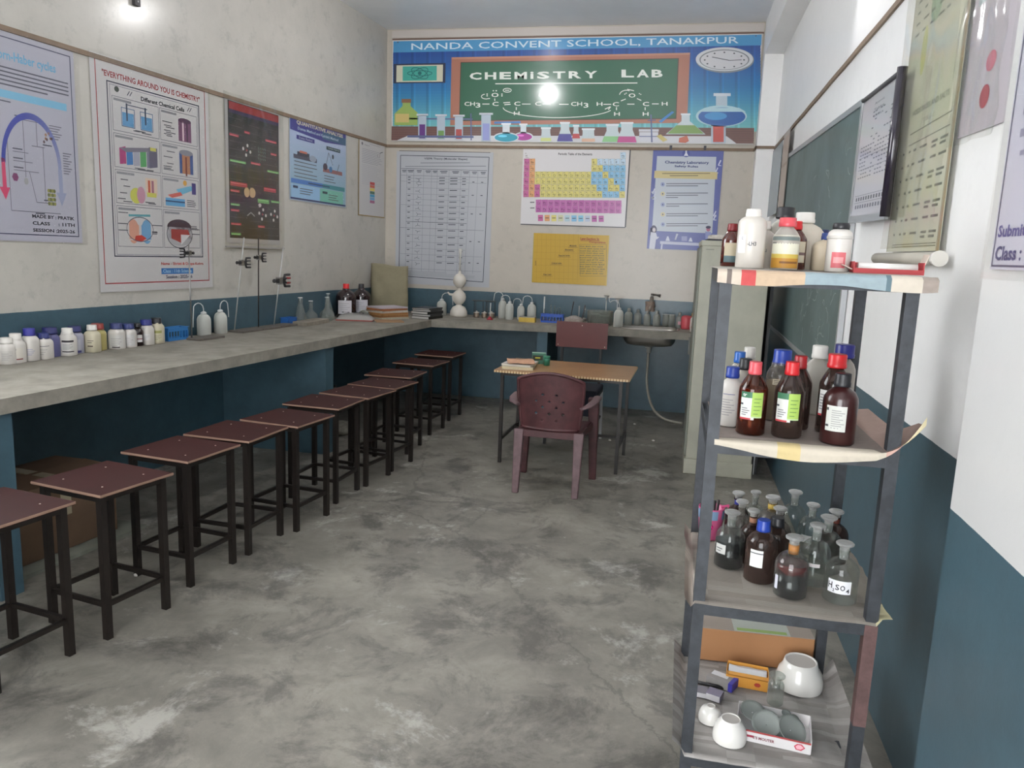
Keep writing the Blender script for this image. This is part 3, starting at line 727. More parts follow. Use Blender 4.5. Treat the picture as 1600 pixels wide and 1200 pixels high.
hexl('C', 640, 338, 26); a.line(670, 331, 705, 331, 3.5, CH, 10); hexl('O', 655, 302, 26); a.line(740, 332, 780, 332, 3.5, CH, 10); hexl('CH', 790, 339, 46); hexl('3', 842, 346, 20, 20)
a.ring(735, 345, 228, 42, 3, CH, 10, n=40, a0=.1*PI*0+.28, a1=PI-.02); a.line(930, 352, 952, 342, 3.5, CH, 10); a.line(944, 354, 954, 342, 3.5, CH, 10)
a.ring(436, 300, 20, 10, 3, CH, 10, a0=1.4, a1=4.4); a.line(436, 310, 452, 308, 3, CH, 10)
hexl('H', 896, 338, 24, 15); a.line(924, 332, 956, 332, 3.5, CH, 10); hexl('C', 962, 340, 26); a.line(1022, 331, 1052, 331, 3.5, CH, 10); hexl('C', 1086, 339, 26); a.line(1124, 330, 1152, 330, 3.5, CH, 10); hexl('H', 1164, 337, 24, 15)
hexl('O', 1028, 304, 28); a.line(996, 318, 1016, 310, 3.5, CH, 10); a.line(1062, 308, 1080, 316, 3.5, CH, 10); a.ring(1018, 296, 28, 22, 3, CH, 10, a0=3.3, a1=5.2); a.line(1022, 270, 1050, 276, 3, CH, 10)
for x in (978, 1096): a.line(x, 344, x, 356, 3.5, CH, 10); hexl('H', x-10, 379, 24, 15)
for dx, dy in ((1012, 290), (1018, 286), (1072, 288), (1078, 291)): a.ell(dx, dy, 2.5, 2, CH, 10)
a.poly([(470, 404), (580, 402), (580, 411), (470, 413)], (74, 128, 190), 10); a.poly([(1206, 360), (1216, 364), (1162, 408), (1152, 402)], (60, 130, 196), 10)
# clock
a.ell(1422, 150, 119, 53, (130, 136, 142), 9, 40); a.ell(1420, 147, 117, 49, (206, 208, 212), 10, 40); a.ell(1420, 149, 102, 42, (120, 124, 130), 11, 40); a.ell(1420, 150, 97, 39, (206, 206, 210), 12, 40)
for k in range(12): q = k*PI/6; a.ell(1420+80*math.cos(q), 150+31*math.sin(q), 4, 3, (70, 74, 80), 13, 8)
a.line(1440, 152, 1370, 138, 3, (60, 62, 70), 14); a.line(1440, 152, 1490, 150, 2.5, (60, 62, 70), 14)
# glassware along the bottom
GL = (206, 214, 222)
def tubeg(x, y0, y1, w, c, yl):
    a.poly([(x-w*.72, y0), (x+w*.72, y0), (x+w*.72, y0+8), (x-w*.72, y0+8)], GL, 12); a.rect(x-w/2, y0+6, x+w/2, y1, (176, 190, 204), 12); a.rect(x-w*.36, yl, x+w*.36, y1-4, c, 13)
a.line(105, 392, 380, 394, 6, (92, 100, 140), 11); a.line(105, 466, 384, 468, 9, (92, 100, 140), 14); a.line(372, 370, 374, 482, 5, (92, 100, 140), 11)
tubeg(168, 372, 478, 34, (98, 50, 128), 416); tubeg(247, 374, 478, 34, (110, 150, 84), 442); tubeg(322, 376, 480, 34, (176, 74, 72), 436); tubeg(436, 368, 486, 40, (142, 150, 206), 412)
a.poly([(50, 420), (50, 372), (84, 340), (84, 322), (118, 322), (118, 340), (148, 368), (148, 420)], (150, 176, 92), 11); a.poly([(54, 372), (112, 372), (112, 408), (54, 408)], (202, 180, 110), 12); a.rect(80, 310, 120, 326, (132, 90, 60), 12)
def flask(cx_, y0, y1, nw, bw, c, fill, k=0):
    a.poly([(cx_-nw, y0), (cx_+nw, y0), (cx_+nw, y0+(y1-y0)*.35), (cx_+bw, y1), (cx_-bw, y1), (cx_-nw, y0+(y1-y0)*.35)], (196, 208, 212), 12+k); f = 1-fill
    a.poly([(cx_-nw-(bw-nw)*max(0, f-.35)/.65, y0+(y1-y0)*f), (cx_+nw+(bw-nw)*max(0, f-.35)/.65, y0+(y1-y0)*f), (cx_+bw*.92, y1-3), (cx_-bw*.92, y1-3)], c, 14+k); a.rect(cx_-nw-3, y0-3, cx_+nw+3, y0+4, (222, 228, 232), 14+k)
def rflask(cx_, y0, yc, nw, rx, ry, c, k=0):
    a.rect(cx_-nw, y0, cx_+nw, yc, (208, 216, 222), 12+k); a.ell(cx_, yc, rx+5, ry+4, (214, 222, 228), 12+k, 30); a.ell(cx_, yc+1, rx, ry, c, 13+k, 30); a.ell(cx_-rx*.3, yc-ry*.3, rx*.4, ry*.28, tuple(min(255, q+60) for q in c), 14+k, 16); a.rect(cx_-nw-5, y0-4, cx_+nw+5, y0+3, (226, 230, 234), 14+k)
rflask(592, 416, 466, 12, 36, 15, (172, 62, 152)); rflask(520, 414, 469, 15, 48, 17, (52, 160, 186), 2)
flask(686, 430, 488, 18, 24, (206, 214, 140), .3); flask(765, 408, 488, 18, 36, (84, 80, 152), .42, 1); flask(811, 420, 476, 10, 18, (190, 76, 80), .4); flask(862, 434, 490, 24, 30, (220, 180, 156), .3, 2)
flask(961, 416, 490, 24, 46, (142, 196, 138), .35, 1); flask(1021, 408, 492, 24, 44, (190, 76, 140), .33, 3)
a.rect(1070, 434, 1152, 444, (206, 206, 214), 11); a.rect(1072, 446, 1150, 484, (206, 206, 214), 11); a.rect(1072, 462, 1150, 466, (120, 126, 160), 12); a.line(1120, 374, 1124, 488, 6, (86, 96, 134), 13); a.line(1106, 398, 1140, 397, 4, (86, 96, 134), 13); a.poly([(1142, 462), (1160, 455), (1188, 478), (1170, 486)], (196, 180, 112), 12)
flask(1262, 372, 455, 17, 82, (124, 156, 86), .45, 1); a.poly([(1236, 470), (1268, 460), (1276, 482), (1262, 490), (1234, 488)], (196, 106, 84), 12)
a.rect(1386, 290, 1432, 352, (176, 194, 206), 11); a.rect(1376, 286, 1446, 298, (206, 214, 222), 12); a.ell(1408, 380, 104, 44, (172, 206, 216), 12, 40); a.ell(1410, 382, 96, 38, (34, 94, 168), 13, 40); a.poly([(1312, 362), (1508, 362), (1480, 346), (1340, 346)], (172, 206, 216), 14); a.ell(1385, 380, 46, 16, (64, 146, 206), 14, 24)
tubeg(1396, 400, 490, 60, (190, 80, 74), 422)
obj('printed_sheet', a.mb, m_flex, t)
for x in (.06, 3.65): obj('nail', MB().lathe([(.006, 0), (.005, .008)], 8, (x, -.02, 0)), mat((90, 80, 75), .4, .6), t)

# --- VSEPR chart
t = hang('chart_poster', 'pale grey tabular chart of molecular shapes on the back wall, left of the periodic table', 'poster', 'B', (-3.06, YB, 2.60))
Q = [(55, 30), (840, 45), (810, 1165), (28, 1140)]
a = Art(1.065, 1.40, Q); a.sheet((176, 178, 184)); INK = (52, 54, 66)
def bd(x0, y0, x1, y1, x2, y2, x3, y3, w, c, z=2): a.path([(x0, y0), (x1, y1), (x2, y2), (x3, y3), (x0, y0)], w, c, z)
bd(87, 64, 805, 84, 760, 1118, 62, 1076, 5, INK)
a.line(75, 26, 815, 46, 6, (110, 104, 104)); a.text('VSEPR Theory (Molecular Shapes)', 280, 104, 632, 20, INK, bold=.02, yb1=110)
a.rect(250, 126, 652, 130, (92, 94, 104), 2); a.rect(124, 154, 780, 158, (92, 94, 104), 2)
colx = [92, 140, 198, 280, 345, 392, 488, 585, 655, 722, 795]
def LX(x, y): return x+(64-y)*.024-(x-90)*(y-64)*.00004
def LY(x, y): return y+(x-90)*.03
def seg(x0, y0, x1, y1, w, c=(120, 122, 132)): a.line(LX(x0, y0), LY(x0, y0), LX(x1, y1), LY(x1, y1), w, c)
for x in colx[1:-1]: seg(x, 172, x, 1030, 2)
ry = [172, 228, 250, 276, 328, 380, 425, 472, 520, 568, 612, 665, 722, 782, 836, 886, 938, 1010]
for k, y in enumerate(ry): seg(92 if k in (0, 1, 3, 7, 11, 15, 17) else 140, y, 795 if k in (0, 1, 3, 7, 11, 15, 17) else 650, y, 3.2 if k in (0, 1, 10) else 2, INK if k in (0, 10, 11) else (112, 114, 124))
for k in range(1, len(ry)-1):
    y = ry[k]+10
    for j, w in ((1, 22), (5, 46), (6, 60), (7, 30)):
        x = (colx[j]+colx[j+1])/2-8; a.rect(LX(x-w/2, y), LY(x, y), LX(x+w/2, y), LY(x, y)+6, INK, 2)
    x = 240
    for q in range(3): an = k*1.3+q*2.1; seg(x, y+18, x+26*math.cos(an), y+18+16*math.sin(an), 2.5, INK)
for j, w in enumerate((36, 50, 40, 44, 36, 60, 56, 50, 40, 40)):
    x = (colx[j]+colx[j+1])/2; a.rect(x-w/2, 184+(x-90)*.03, x+w/2, 190+(x-90)*.03, INK, 2); a.rect(x-w/2.6, 196+(x-90)*.03, x+w/2.6, 201+(x-90)*.03, INK, 2)
for y in (268, 376, 530, 760, 940): seg(680, y, 698, y, 6, INK); seg(752, y, 770, y, 6, INK)
for k in range(5): seg(140, 1030+k*9, 740 if k > 1 else 500, 1030+k*9, 1.6)
obj('printed_sheet', a.mb, m_lam, t)

# --- periodic table
t = hang('periodic_table_chart', 'colourful periodic table of the elements hanging in the middle of the back wall', 'poster', 'B', (-1.681, YB, 2.657))
Q = [(583, 18), (1030, 35), (1003, 368), (565, 348)]
a = Art(1.10, .785, Q); a.sheet((214, 211, 212))
a.text('Periodic Table of the Elements', 730, 56, 871, 10, (40, 40, 44), bold=.02, yb1=61)
sym = {1: 'H . . . . . . . . . . . . . . . . He', 2: 'Li Be . . . . . . . . . . B C N O F Ne', 3: 'Na Mg . . . . . . . . . . Al Si P S Cl Ar', 4: 'K Ca Sc Ti V Cr Mn Fe Co Ni Cu Zn Ga Ge As Se Br Kr', 5: 'Rb Sr Y Zr Nb Mo Tc Ru Rh Pd Ag Cd In Sn Sb Te I Xe', 6: 'Cs Ba La Hf Ta W Re Os Ir Pt Au Hg Tl Pb Bi Po At Rn', 7: 'Fr Ra Ac Rf Db Sg Bh Hs Mt Ds Rg Cn Nh Fl Mc Lv Ts Og'}
PK, ORG, YL, BL_, PP = (198, 104, 156), (220, 162, 112), (216, 205, 122), (138, 190, 222), (184, 104, 166)
for r, s in sym.items():
    for c_, e_ in enumerate(s.split()):
        if e_ == '.': continue
        x = 583+c_*23.5-(r-4)*1.2; y = 40+(r-1)*27.4+c_*.62
        if c_ == 0: col = PK if r > 1 else None
        elif c_ == 1: col = ORG
        elif c_ < 12: col = YL if not (c_ == 2 and r > 5) else PK
        else: col = YL if (c_-12 == r-2) or (r == 3 and c_ == 12) or (r in (5, 6, 7) and c_ in (12, 13) and r-4 > c_-11) or (r == 6 and c_ == 15) else BL_
        if r == 2 and c_ > 12 or r == 1: col = (190, 212, 228) if c_ > 1 else None
        if col: a.rect(x, y, x+23, y+27, col, 1)
        if col: a.frame(x, y, x+23.5, y+27.4, .6, (170, 160, 140), 2)
        a.text(e_, x+6, y+20, x+(12 if len(e_) == 1 else 18), 9, (60, 58, 56), 3); a.rect(x+4, y+4, x+9, y+6, (100, 96, 92), 3); a.rect(x+5, y+23, x+18, y+24.3, (120, 116, 110), 3)
for r, s in enumerate(('Ce Pr Nd Pm Sm Eu Gd Tb Dy Ho Er Tm Yb Lu', 'Th Pa U Np Pu Am Cm Bk Cf Es Fm Md No Lr')):
    for c_, e_ in enumerate(s.split()):
        x = 632+c_*25.4-r*1; y = 243+r*27+c_*.75; a.rect(x, y, x+25, y+27, PP if (c_+r) % 2 else (190, 112, 172), 1); a.text(e_, x+6, y+18, x+18, 9, (80, 50, 76), 3); a.rect(x+5, y+21, x+18, y+22.4, (110, 70, 104), 3)
for k, c in enumerate((PK, ORG, YL, (206, 206, 170), (180, 206, 214), BL_, (140, 196, 222), (186, 196, 214), PP, PP)): a.rect(640+k*28, 308+k*.8, 661+k*28, 334+k*.8, c, 1); a.rect(643+k*28, 319+k*.8, 658+k*28, 322+k*.8, (90, 80, 90), 2)
a.rect(608, 252, 626, 256, (90, 90, 95), 2); a.rect(608, 276, 626, 280, (90, 90, 95), 2)
a.line(583, 20, 1029, 37, 4, (70, 70, 74)); a.line(1028, 38, 1001, 365, 5, (60, 60, 66)); a.line(566, 346, 1001, 366, 4, (80, 80, 84))
obj('printed_sheet', a.mb, m_lam, t)

# --- yellow hand written chart
t = hang('yellow_chart', 'yellow hand-written chart sheet below the periodic table', 'poster', 'B', (-1.533, YB, 1.792))
Q = [(625, 383), (942, 395), (925, 606), (613, 590)]
a = Art(.79, .513, Q); a.sheet((196, 158, 48)); G = (176, 140, 40)
for k in range(10): a.line(640+k*19, 388, 632+k*19, 592, 1, G)
for k in range(7): a.line(624, 410+k*27, 812, 416+k*27, 1, G)
a.text('Law-Section In', 820, 413, 898, 11, (150, 50, 30), bold=.03, yb1=416); a.text('Composition', 856, 428, 925, 10, (150, 50, 30), bold=.03, yb1=431)
a.line(820, 416, 900, 418, 2, (150, 50, 30))
for x0, y0, w, s in ((775, 441, 28, 'Molecule'), (755, 458, 34, 'Elements'), (728, 482, 46, 'Reactive Series'), (697, 514, 42, 'Critical state'), (662, 561, 34, 'Gas Law')):
    a.text(s, x0, y0, x0+w, 7, (50, 44, 40), bold=.02); a.line(x0-6, y0+3, x0+w+4, y0+4, 1, (90, 70, 40))
wr_ = 'Due to their strong nature chemists found that the following changes show atomic volume and bond length increases down each group with period trends shown here'.split()
for k in range(13):
    x = 818-k*.4; y = 443+k*9.4
    for j in range(4):
        w = 18+((k*7+j*5) % 9); a.text(wr_[(k*3+j) % len(wr_)], x, y+.6*j, min(x+w, 924), 5.2, (52, 84, 64), bold=.02); x += w+4
        if x > 915: break
a.frame(815, 432, 928, 566, 1, (96, 96, 60)); a.text('Volume', 628, 520, 633, 30, (50, 44, 40)); a.line(813, 398, 806, 560, 1, G)
a.line(626, 386, 614, 589, 3, (182, 160, 70)); a.line(940, 396, 924, 604, 3, (206, 180, 90))
obj('printed_sheet', a.mb, m_lam, t)

# --- safety rules poster
t = hang('safety_poster', 'blue laboratory safety rules poster at the right end of the back wall', 'poster', 'B', (-.357, YB, 2.665))
Q = [(1122, 28), (1418, 32), (1388, 460), (1090, 448)]
a = Art(.682, .992, Q); a.sheet((94, 102, 164)); PB = (94, 102, 164)
a.poly([(1137, 62), (1386, 66), (1372, 384), (1113, 372)], (190, 196, 206), 1)
a.ell(1259, 52, 16, 15, (74, 84, 148), 2); a.poly([(1256, 40), (1262, 40), (1262, 50), (1269, 62), (1249, 62), (1256, 50)], (210, 214, 226), 3)
a.text('Chemistry Laboratory', 1170, 96, 1355, 15, (44, 52, 112), bold=.03, yb1=99); a.text('Safety Rules', 1210, 110, 1310, 11, (44, 52, 112), bold=.03, yb1=112)
a.poly([(1126, 122), (1392, 128), (1390, 158), (1124, 152)], (206, 190, 138), 2); a.rect(1158, 132, 1360, 135, (110, 100, 80), 3); a.rect(1190, 141, 1310, 144, (110, 100, 80), 3)
for k, y in enumerate((178, 217, 262, 303, 345)):
    a.ell(1160, y, 9, 9, (206, 196, 150) if k % 2 else (150, 160, 196), 2, 12); a.ell(1160, y, 3, 4, (80, 84, 130), 3, 8)
    a.rect(1175, y-4, 1352, y-1, (86, 88, 104), 3); a.rect(1174, y+5, 1310 if k != 2 else 1230, y+8, (86, 88, 104), 3)
    if k in (1,): a.rect(1173, y+14, 1225, y+17, (86, 88, 104), 3)
a.poly([(1148, 416), (1374, 428), (1374, 440), (1147, 428)], (190, 192, 214), 2); a.line(1156, 428, 1153, 452, 7, (190, 192, 214)); a.line(1352, 438, 1350, 460, 7, (190, 192, 214))
a.poly([(1178, 396), (1184, 396), (1190, 416), (1171, 415)], (200, 204, 222), 2); a.poly([(1210, 410), (1218, 384), (1226, 386), (1216, 412)], (200, 204, 222), 2); a.rect(1240, 396, 1264, 416, (150, 154, 196), 2); a.poly([(1277, 402), (1282, 402), (1288, 419), (1270, 418)], (200, 204, 222), 2)
a.ell(1121, 366, 13, 17, (46, 44, 82), 3); a.ell(1122, 368, 7, 9, (206, 196, 200), 4); a.poly([(1108, 378), (1130, 380), (1136, 400), (1142, 396), (1142, 402), (1130, 410), (1124, 452), (1100, 448)], (204, 206, 220), 4); a.line(1110, 360, 1106, 392, 7, (46, 44, 82), 3)
a.ell(1355, 366, 9, 10, (184, 110, 140), 4); a.ell(1355, 358, 11, 6, (46, 44, 82), 5); a.poly([(1342, 376), (1366, 378), (1374, 428), (1344, 424)], (140, 146, 196), 3)
for x, y in ((1388, 120), (1382, 300), (1122, 205), (1122, 228), (1382, 316), (1400, 90)): a.line(x-5, y+10, x+5, y-10, 5, (206, 210, 226)); a.line(x-6, y+11, x+7, y+12, 3, (206, 210, 226))
a.rect(1112, 208, 1132, 212, (206, 210, 226), 2); a.rect(1112, 230, 1132, 236, (206, 210, 226), 2)
obj('printed_sheet', a.mb, m_lam, t)
for x in (.17, .5): obj('clip', MB().box(x-.012, -.02, .001, x+.012, .022, .012), mat((60, 60, 66), .4, .5), t)

# --- left wall, Born-Haber poster (top corner at its left end outside the frame)
LW = lambda y, z: (wx(y), y, z)
t = hang('born_haber_poster', 'white poster with a big blue curved arrow, nearest on the left wall', 'poster', 'L', LW(3.16, 2.642), tilt=-.006)
a = Art(.945, 1.09); a.sheet((174, 173, 187)); N_ = (58, 60, 88)
a.frame(.03, .025, .975, .968, .006, N_, wy=.005)
a.text('Born-Haber cycles', .46, .145, .865, .058, (106, 170, 206), bold=.02)
for k in range(5): a.rect(.14, .165+k*.020, .95-(.15 if k == 4 else 0), .172+k*.020, (84, 84, 98), 2)
a.rect(.05, .275, .93, .312, (122, 182, 214), 2); a.rect(.05, .325, .55, .331, (84, 84, 98), 2)
_p, _l, _r, _e = a.poly, a.line, a.rect, a.ell      # the diagram sits in the right-hand part of the sheet
fx = lambda u: .67+(u-.50)*.63
a.poly = lambda pts, c, z=1: _p([(fx(x), y) for x, y in pts], c, z)
a.rect = lambda x0, y0, x1, y1, c, z=1: _p([(fx(x0), y0), (fx(x1), y0), (fx(x1), y1), (fx(x0), y1)], c, z)
a.line = lambda x0, y0, x1, y1, w, c, z=2: _l.__func__(PL, fx(x0), y0, fx(x1), y1, w, c, z)
PL = type('P', (), {'poly': staticmethod(_p)})()
a.ell = lambda cx_, cy_, rx, ry, c, z=2, n=20, rot=0: _p([(fx(cx_)+rx*.75*math.cos(2*PI*q/n), cy_+ry*math.sin(2*PI*q/n)) for q in range(n)], c, z)
BA = (66, 76, 160)
for k in range(24):
    t0, t1 = PI+PI*k/24, PI+PI*(k+1)/24; c = lerp((66, 76, 160), (150, 156, 186), max(0, (k-10)/14))
    P0 = lambda r, q: (.50+(.30)*r*math.cos(q), .62+.245*r*math.sin(q))
    a.poly([P0(1.06, t0), P0(1.06, t1), P0(.93, t1), P0(.93, t0)], c, 3)
a.poly([(.775, .62), (.82, .62), (.822, .74), (.86, .74), (.80, .81), (.745, .74), (.778, .74)], (150, 156, 184), 3)
a.poly([(.18, .60), (.215, .60), (.218, .74), (.25, .74), (.20, .80), (.145, .74), (.178, .74)], (206, 74, 110), 3)
for x0, y0, x1, y1 in ((.36, .40, .58, .40), (.25, .46, .25, .85), (.25, .85, .78, .85), (.42, .40, .42, .68), (.56, .40, .56, .52), (.50, .52, .64, .52), (.62, .52, .62, .80), (.52, .80, .70, .80), (.30, .56, .46, .56), (.30, .605, .50, .605), (.30, .65, .56, .65), (.46, .65, .52, .80)): a.line(x0, y0, x1, y1, .0035, (110, 108, 120))
for x, y in ((.30, .55), (.30, .595), (.34, .39), (.62, .51), (.30, .64), (.60, .79), (.5, .86)): a.rect(x, y-.007, x+.1, y-.001, (84, 84, 98), 2)
random.seed(3)
for k in range(7): a.ell(.635+random.random()*.09, .44+random.random()*.06, .010, .008, (110, 90, 96) if k % 2 else (160, 120, 90), 3, 10)
a.ell(.31, .685, .028, .022, (122, 62, 104), 3, 6); a.ell(.42, .70, .02, .018, (160, 160, 160), 3, 8)
for i in range(4):
    for j in range(4): a.ell(.655+i*.022, .735+j*.022, .012, .010, (112, 116, 70) if (i+j) % 2 else (150, 148, 84), 3, 8)
for k in range(6): a.rect(.70, .40+k*.013, .84-(k % 3)*.02, .405+k*.013, (110, 108, 120), 2)
for k in range(9): a.rect(.84, .53+k*.013, .94-(k % 3)*.02, .535+k*.013, (110, 108, 120), 2)
a.poly, a.line, a.rect, a.ell = _p, _l, _r, _e
for s, y in (('MADE BY : PRATIK', .885), ('CLASS     : 11TH', .920), ('SESSION :2025-26', .955)): a.text(s, .645, y-.005, .945, .018, (44, 44, 54), bold=.03)
obj('printed_sheet', a.mb, m_lam, t); cover(t, -.02, -1.10, .975, .02, .006, .0012, 3, 5)

# --- EVERYTHING AROUND YOU IS CHEMISTRY
t = hang('cells_poster', 'large red-bordered poster of electric cell diagrams, second on the left wall', 'poster', 'L', LW(4.215, 2.675), tilt=-.002)
a = Art(1.055, 1.43); a.sheet((196, 193, 194)); RD = (158, 44, 48); N_ = (52, 54, 76)
a.frame(.035, .02, .965, .965, .006, RD, wy=.005)
a.text('"EVERYTHING AROUND YOU IS CHEMISTRY"', .085, .083, .915, .026, RD, bold=.02)
a.frame(.115, .098, .905, .845, .007, N_, wy=.005); a.frame(.135, .110, .890, .836, .003, (110, 112, 130), wy=.002)
a.ell(.19, .125, .018, .012, (60, 70, 60), 3); a.text('Different Chemical Cells', .38, .148, .76, .020, (50, 50, 56), bold=.03)
for x in (.27, .29, .79, .81): a.line(x, .140, x+.02, .120, .004, N_)
def cell(x0, y0, x1, y1): a.frame(x0, y0, x1, y1, .003, (96, 98, 110), wy=.0022); a.rect(x0+.012, y0+.008, x0+.15, y0+.018, (140, 140, 146), 3)
def junk(x0, y0, x1, y1, n):
    for k in range(n): x = x0+random.random()*(x1-x0-.09); y = y0+random.random()*(y1-y0); a.rect(x, y, x+.05+.04*random.random(), y+.004, (90, 88, 96), 3)
ys = [(.155, .300), (.310, .455), (.465, .610), (.620, .800)]
cx0, cx1, cx2, cx3 = .150, .525, .535, .878
for k, (y0, y1) in enumerate(ys): cell(cx0, y0, cx1, y1); cell(cx2, y0, cx3, y1)
for x in (.225, .375):
    a.rect(x, .215, x+.09, .272, (96, 150, 194), 3); a.frame(x-.008, .195, x+.098, .276, .004, (80, 110, 150), 4, wy=.003); a.rect(x+.03, .175, x+.042, .25, (70, 80, 100), 4)
a.line(.26, .18, .43, .18, .004, (90, 90, 110)); junk(.16, .28, .5, .292, 4)
a.rect(.70, .19, .82, .288, (120, 80, 110), 3); a.ell(.76, .19, .06, .012, (90, 60, 86), 4); a.rect(.735, .195, .75, .285, (206, 180, 190), 4); a.rect(.775, .195, .787, .285, (80, 50, 76), 4); junk(.55, .19, .68, .285, 7)
for k, c in enumerate(((168, 60, 116), (66, 120, 180), (160, 160, 176), (84, 156, 96), (120, 120, 140))): a.poly([(.19+k*.055, .37), (.24+k*.055, .36), (.24+k*.055, .435), (.19+k*.055, .44)], c, 3)
a.poly([(.19, .37), (.47, .345), (.50, .36), (.24, .385)], (120, 116, 130), 4); a.poly([(.43, .345), (.50, .345), (.50, .43), (.43, .44)], (96, 92, 112), 4); a.rect(.44, .345, .49, .36, (196, 190, 90), 5); junk(.16, .44, .5, .45, 4)
a.rect(.70, .34, .83, .44, (60, 84, 140), 3); a.rect(.725, .345, .80, .44, (170, 116, 84), 4); a.ell(.765, .34, .065, .014, (130, 130, 140), 5); a.rect(.755, .36, .77, .45, (120, 60, 50), 5); junk(.55, .34, .68, .445, 7)
a.ell(.31, .57, .05, .035, (196, 196, 90), 3); a.ell(.35, .565, .035, .038, (190, 140, 160), 4); a.rect(.39, .485, .49, .56, (214, 190, 170), 3); a.rect(.41, .495, .43, .55, (190, 90, 60), 4); a.rect(.44, .495, .46, .55, (160, 100, 120), 4); a.rect(.40, .55, .48, .57, (200, 196, 90), 4); junk(.16, .5, .3, .6, 5); junk(.36, .585, .5, .6, 3)
a.poly([(.66, .52), (.80, .495), (.84, .51), (.70, .545)], (110, 176, 206), 3); a.poly([(.58, .55), (.70, .53), (.72, .545), (.62, .562)], (200, 96, 84), 4); a.rect(.81, .48, .85, .535, (66, 56, 120), 4); a.ell(.745, .485, .018, .013, (214, 160, 60), 4); a.rect(.56, .563, .74, .60, (96, 160, 206), 3); a.rect(.56, .575, .74, .582, (40, 70, 110), 4); a.lines(.76, .565, .86, 4, .009, .004)
a.ell(.275, .73, .045, .055, (206, 150, 130), 3); a.ell(.385, .73, .045, .055, (110, 160, 200), 3); a.rect(.23, .70, .43, .77, (196, 190, 190), 4); a.rect(.24, .70, .32, .765, (206, 150, 130), 5); a.rect(.34, .70, .42, .765, (110, 160, 200), 5); a.poly([(.29, .75), (.34, .745), (.38, .76), (.34, .775), (.28, .77)], (190, 60, 50), 6); a.ring(.33, .72, .11, .055, .004, (96, 96, 110), 6); a.line(.24, .66, .42, .655, .01, (96, 160, 170), 4); junk(.44, .66, .5, .78, 4); junk(.16, .64, .24, .76, 3)
a.ell(.68, .70, .115, .038, (66, 40, 50), 3); a.rect(.565, .70, .795, .755, (170, 168, 172), 3); a.ell(.68, .755, .115, .035, (170, 168, 172), 3); a.poly([(.60, .71), (.76, .71), (.78, .74), (.69, .775), (.60, .755)], (156, 54, 50), 5); a.poly([(.69, .735), (.78, .735), (.69, .785)], (206, 204, 206), 6); a.ring(.68, .735, .12, .065, .004, (60, 60, 70), 6); junk(.80, .66, .87, .78, 5)
a.text('Name - Shristi & Deepa Kohra', .50, .887, .905, .018, (190, 70, 60), bold=.02)
a.rect(.50, .898, .80, .926, (44, 110, 176), 2); a.text('Class : 11th Science', .515, .920, .785, .017, (150, 190, 220), bold=.02); a.text('Session : 2025-26', .54, .948, .79, .017, (44, 46, 76), bold=.02)
obj('printed_sheet', a.mb, m_lam, t); cover(t, -.01, -1.45, 1.065, .015, .006, .0015, 3, 12)

# --- black poster
t = hang('black_chart', 'tall black chart under crumpled shiny plastic, third on the left wall', 'poster', 'L', LW(5.45, 2.668), tilt=-.008)
a = Art(.70, 1.09); a.sheet((176, 172, 172)); BK = (44, 40, 42); RD = (176, 62, 74); GN = (110, 168, 100)
a.rect(.05, .03, .985, .965, BK, 1); a.rect(.07, .035, .985, .085, (150, 40, 46), 2); a.rect(.07, .085, .985, .11, (60, 46, 84), 2)
for x, y, w, c in ((.07, .26, .16, RD), (.82, .33, .12, RD), (.44, .425, .18, RD), (.07, .435, .28, GN), (.75, .46, .23, GN), (.07, .585, .30, RD), (.68, .59, .24, RD), (.07, .64, .16, RD), (.56, .68, .22, GN), (.82, .68, .17, GN), (.07, .735, .16, GN), (.07, .775, .15, RD), (.07, .87, .18, RD), (.56, .875, .13, RD), (.07, .97-.03, .17, GN), (.33, .22, .10, RD), (.72, .24, .22, RD)):
    h = .030 if w > .2 and y > .5 else .016; a.rect(x, y-.012, x+w, y-.012+h, c, 3); a.rect(x+.01, y-.004, x+w-.02, y, tuple(min(255, q+60) for q in c), 4)
a.ell(.36, .635, .05, .035, (204, 170, 130), 3); a.ell(.46, .633, .06, .036, (204, 170, 130), 4); a.line(.41, .61, .41, .66, .006, BK, 5)
for cx_, cy_ in ((.37, .34), (.65, .78), (.88, .78)):
    for k in range(4): q = k*PI/2+.2; a.ell(cx_+.065*math.cos(q), cy_+.035*math.sin(q), .018, .012, (206, 200, 200), 3, 10)
    a.ell(cx_, cy_, .012, .008, RD, 3, 8)
a.ell(.60, .715, .03, .014, (206, 200, 200), 3, 10); a.path([(.36, .80), (.43, .775), (.50, .80)], .008, (150, 150, 150), 3)
for i in range(4):
    for j in range(4): a.line(.58+i*.04, .30+j*.025, .60+i*.04, .312+j*.025, .008, (96, 120, 110), 3)
for k in range(16):
    y = .14+k*.052; a.rect(.07, y, .30, y+.003, (92, 84, 86), 2); a.rect(.40, y+.02, .62, y+.023, (84, 76, 78), 2); a.rect(.68, y+.01, .96, y+.013, (84, 76, 78), 2)
obj('printed_sheet', a.mb, m_gloss, t)
m_shiny = glass('crumpled_plastic', (246, 246, 244), dust=.008, edge=.3, rough=.12)
def drape(u, v):
    x = -.04+.78*u; y = .02-1.16*v; s = abs((u-.52)/.42); sag = .5+.5*math.cos(min(1, s)*PI)
    w = noise.noise(Vector((x*6+y*3*(.5-u), y*3.5, 5)))+.6*noise.noise(Vector((x*15, y*9, 1)))
    return (x, y, .016+.020*sag*max(0, 1-v*2.6)+.010*w*(1-v*.75)+.006*math.sin((v*16)-8*s)*max(0, 1-v*2.2))
obj('plastic_cover', MB().grid(drape, 34, 46), m_shiny, t)
obj('bottom_rod', MB().box(-.03, -1.125, .003, .74, -1.112, .018), mat((150, 146, 142), .5), t)

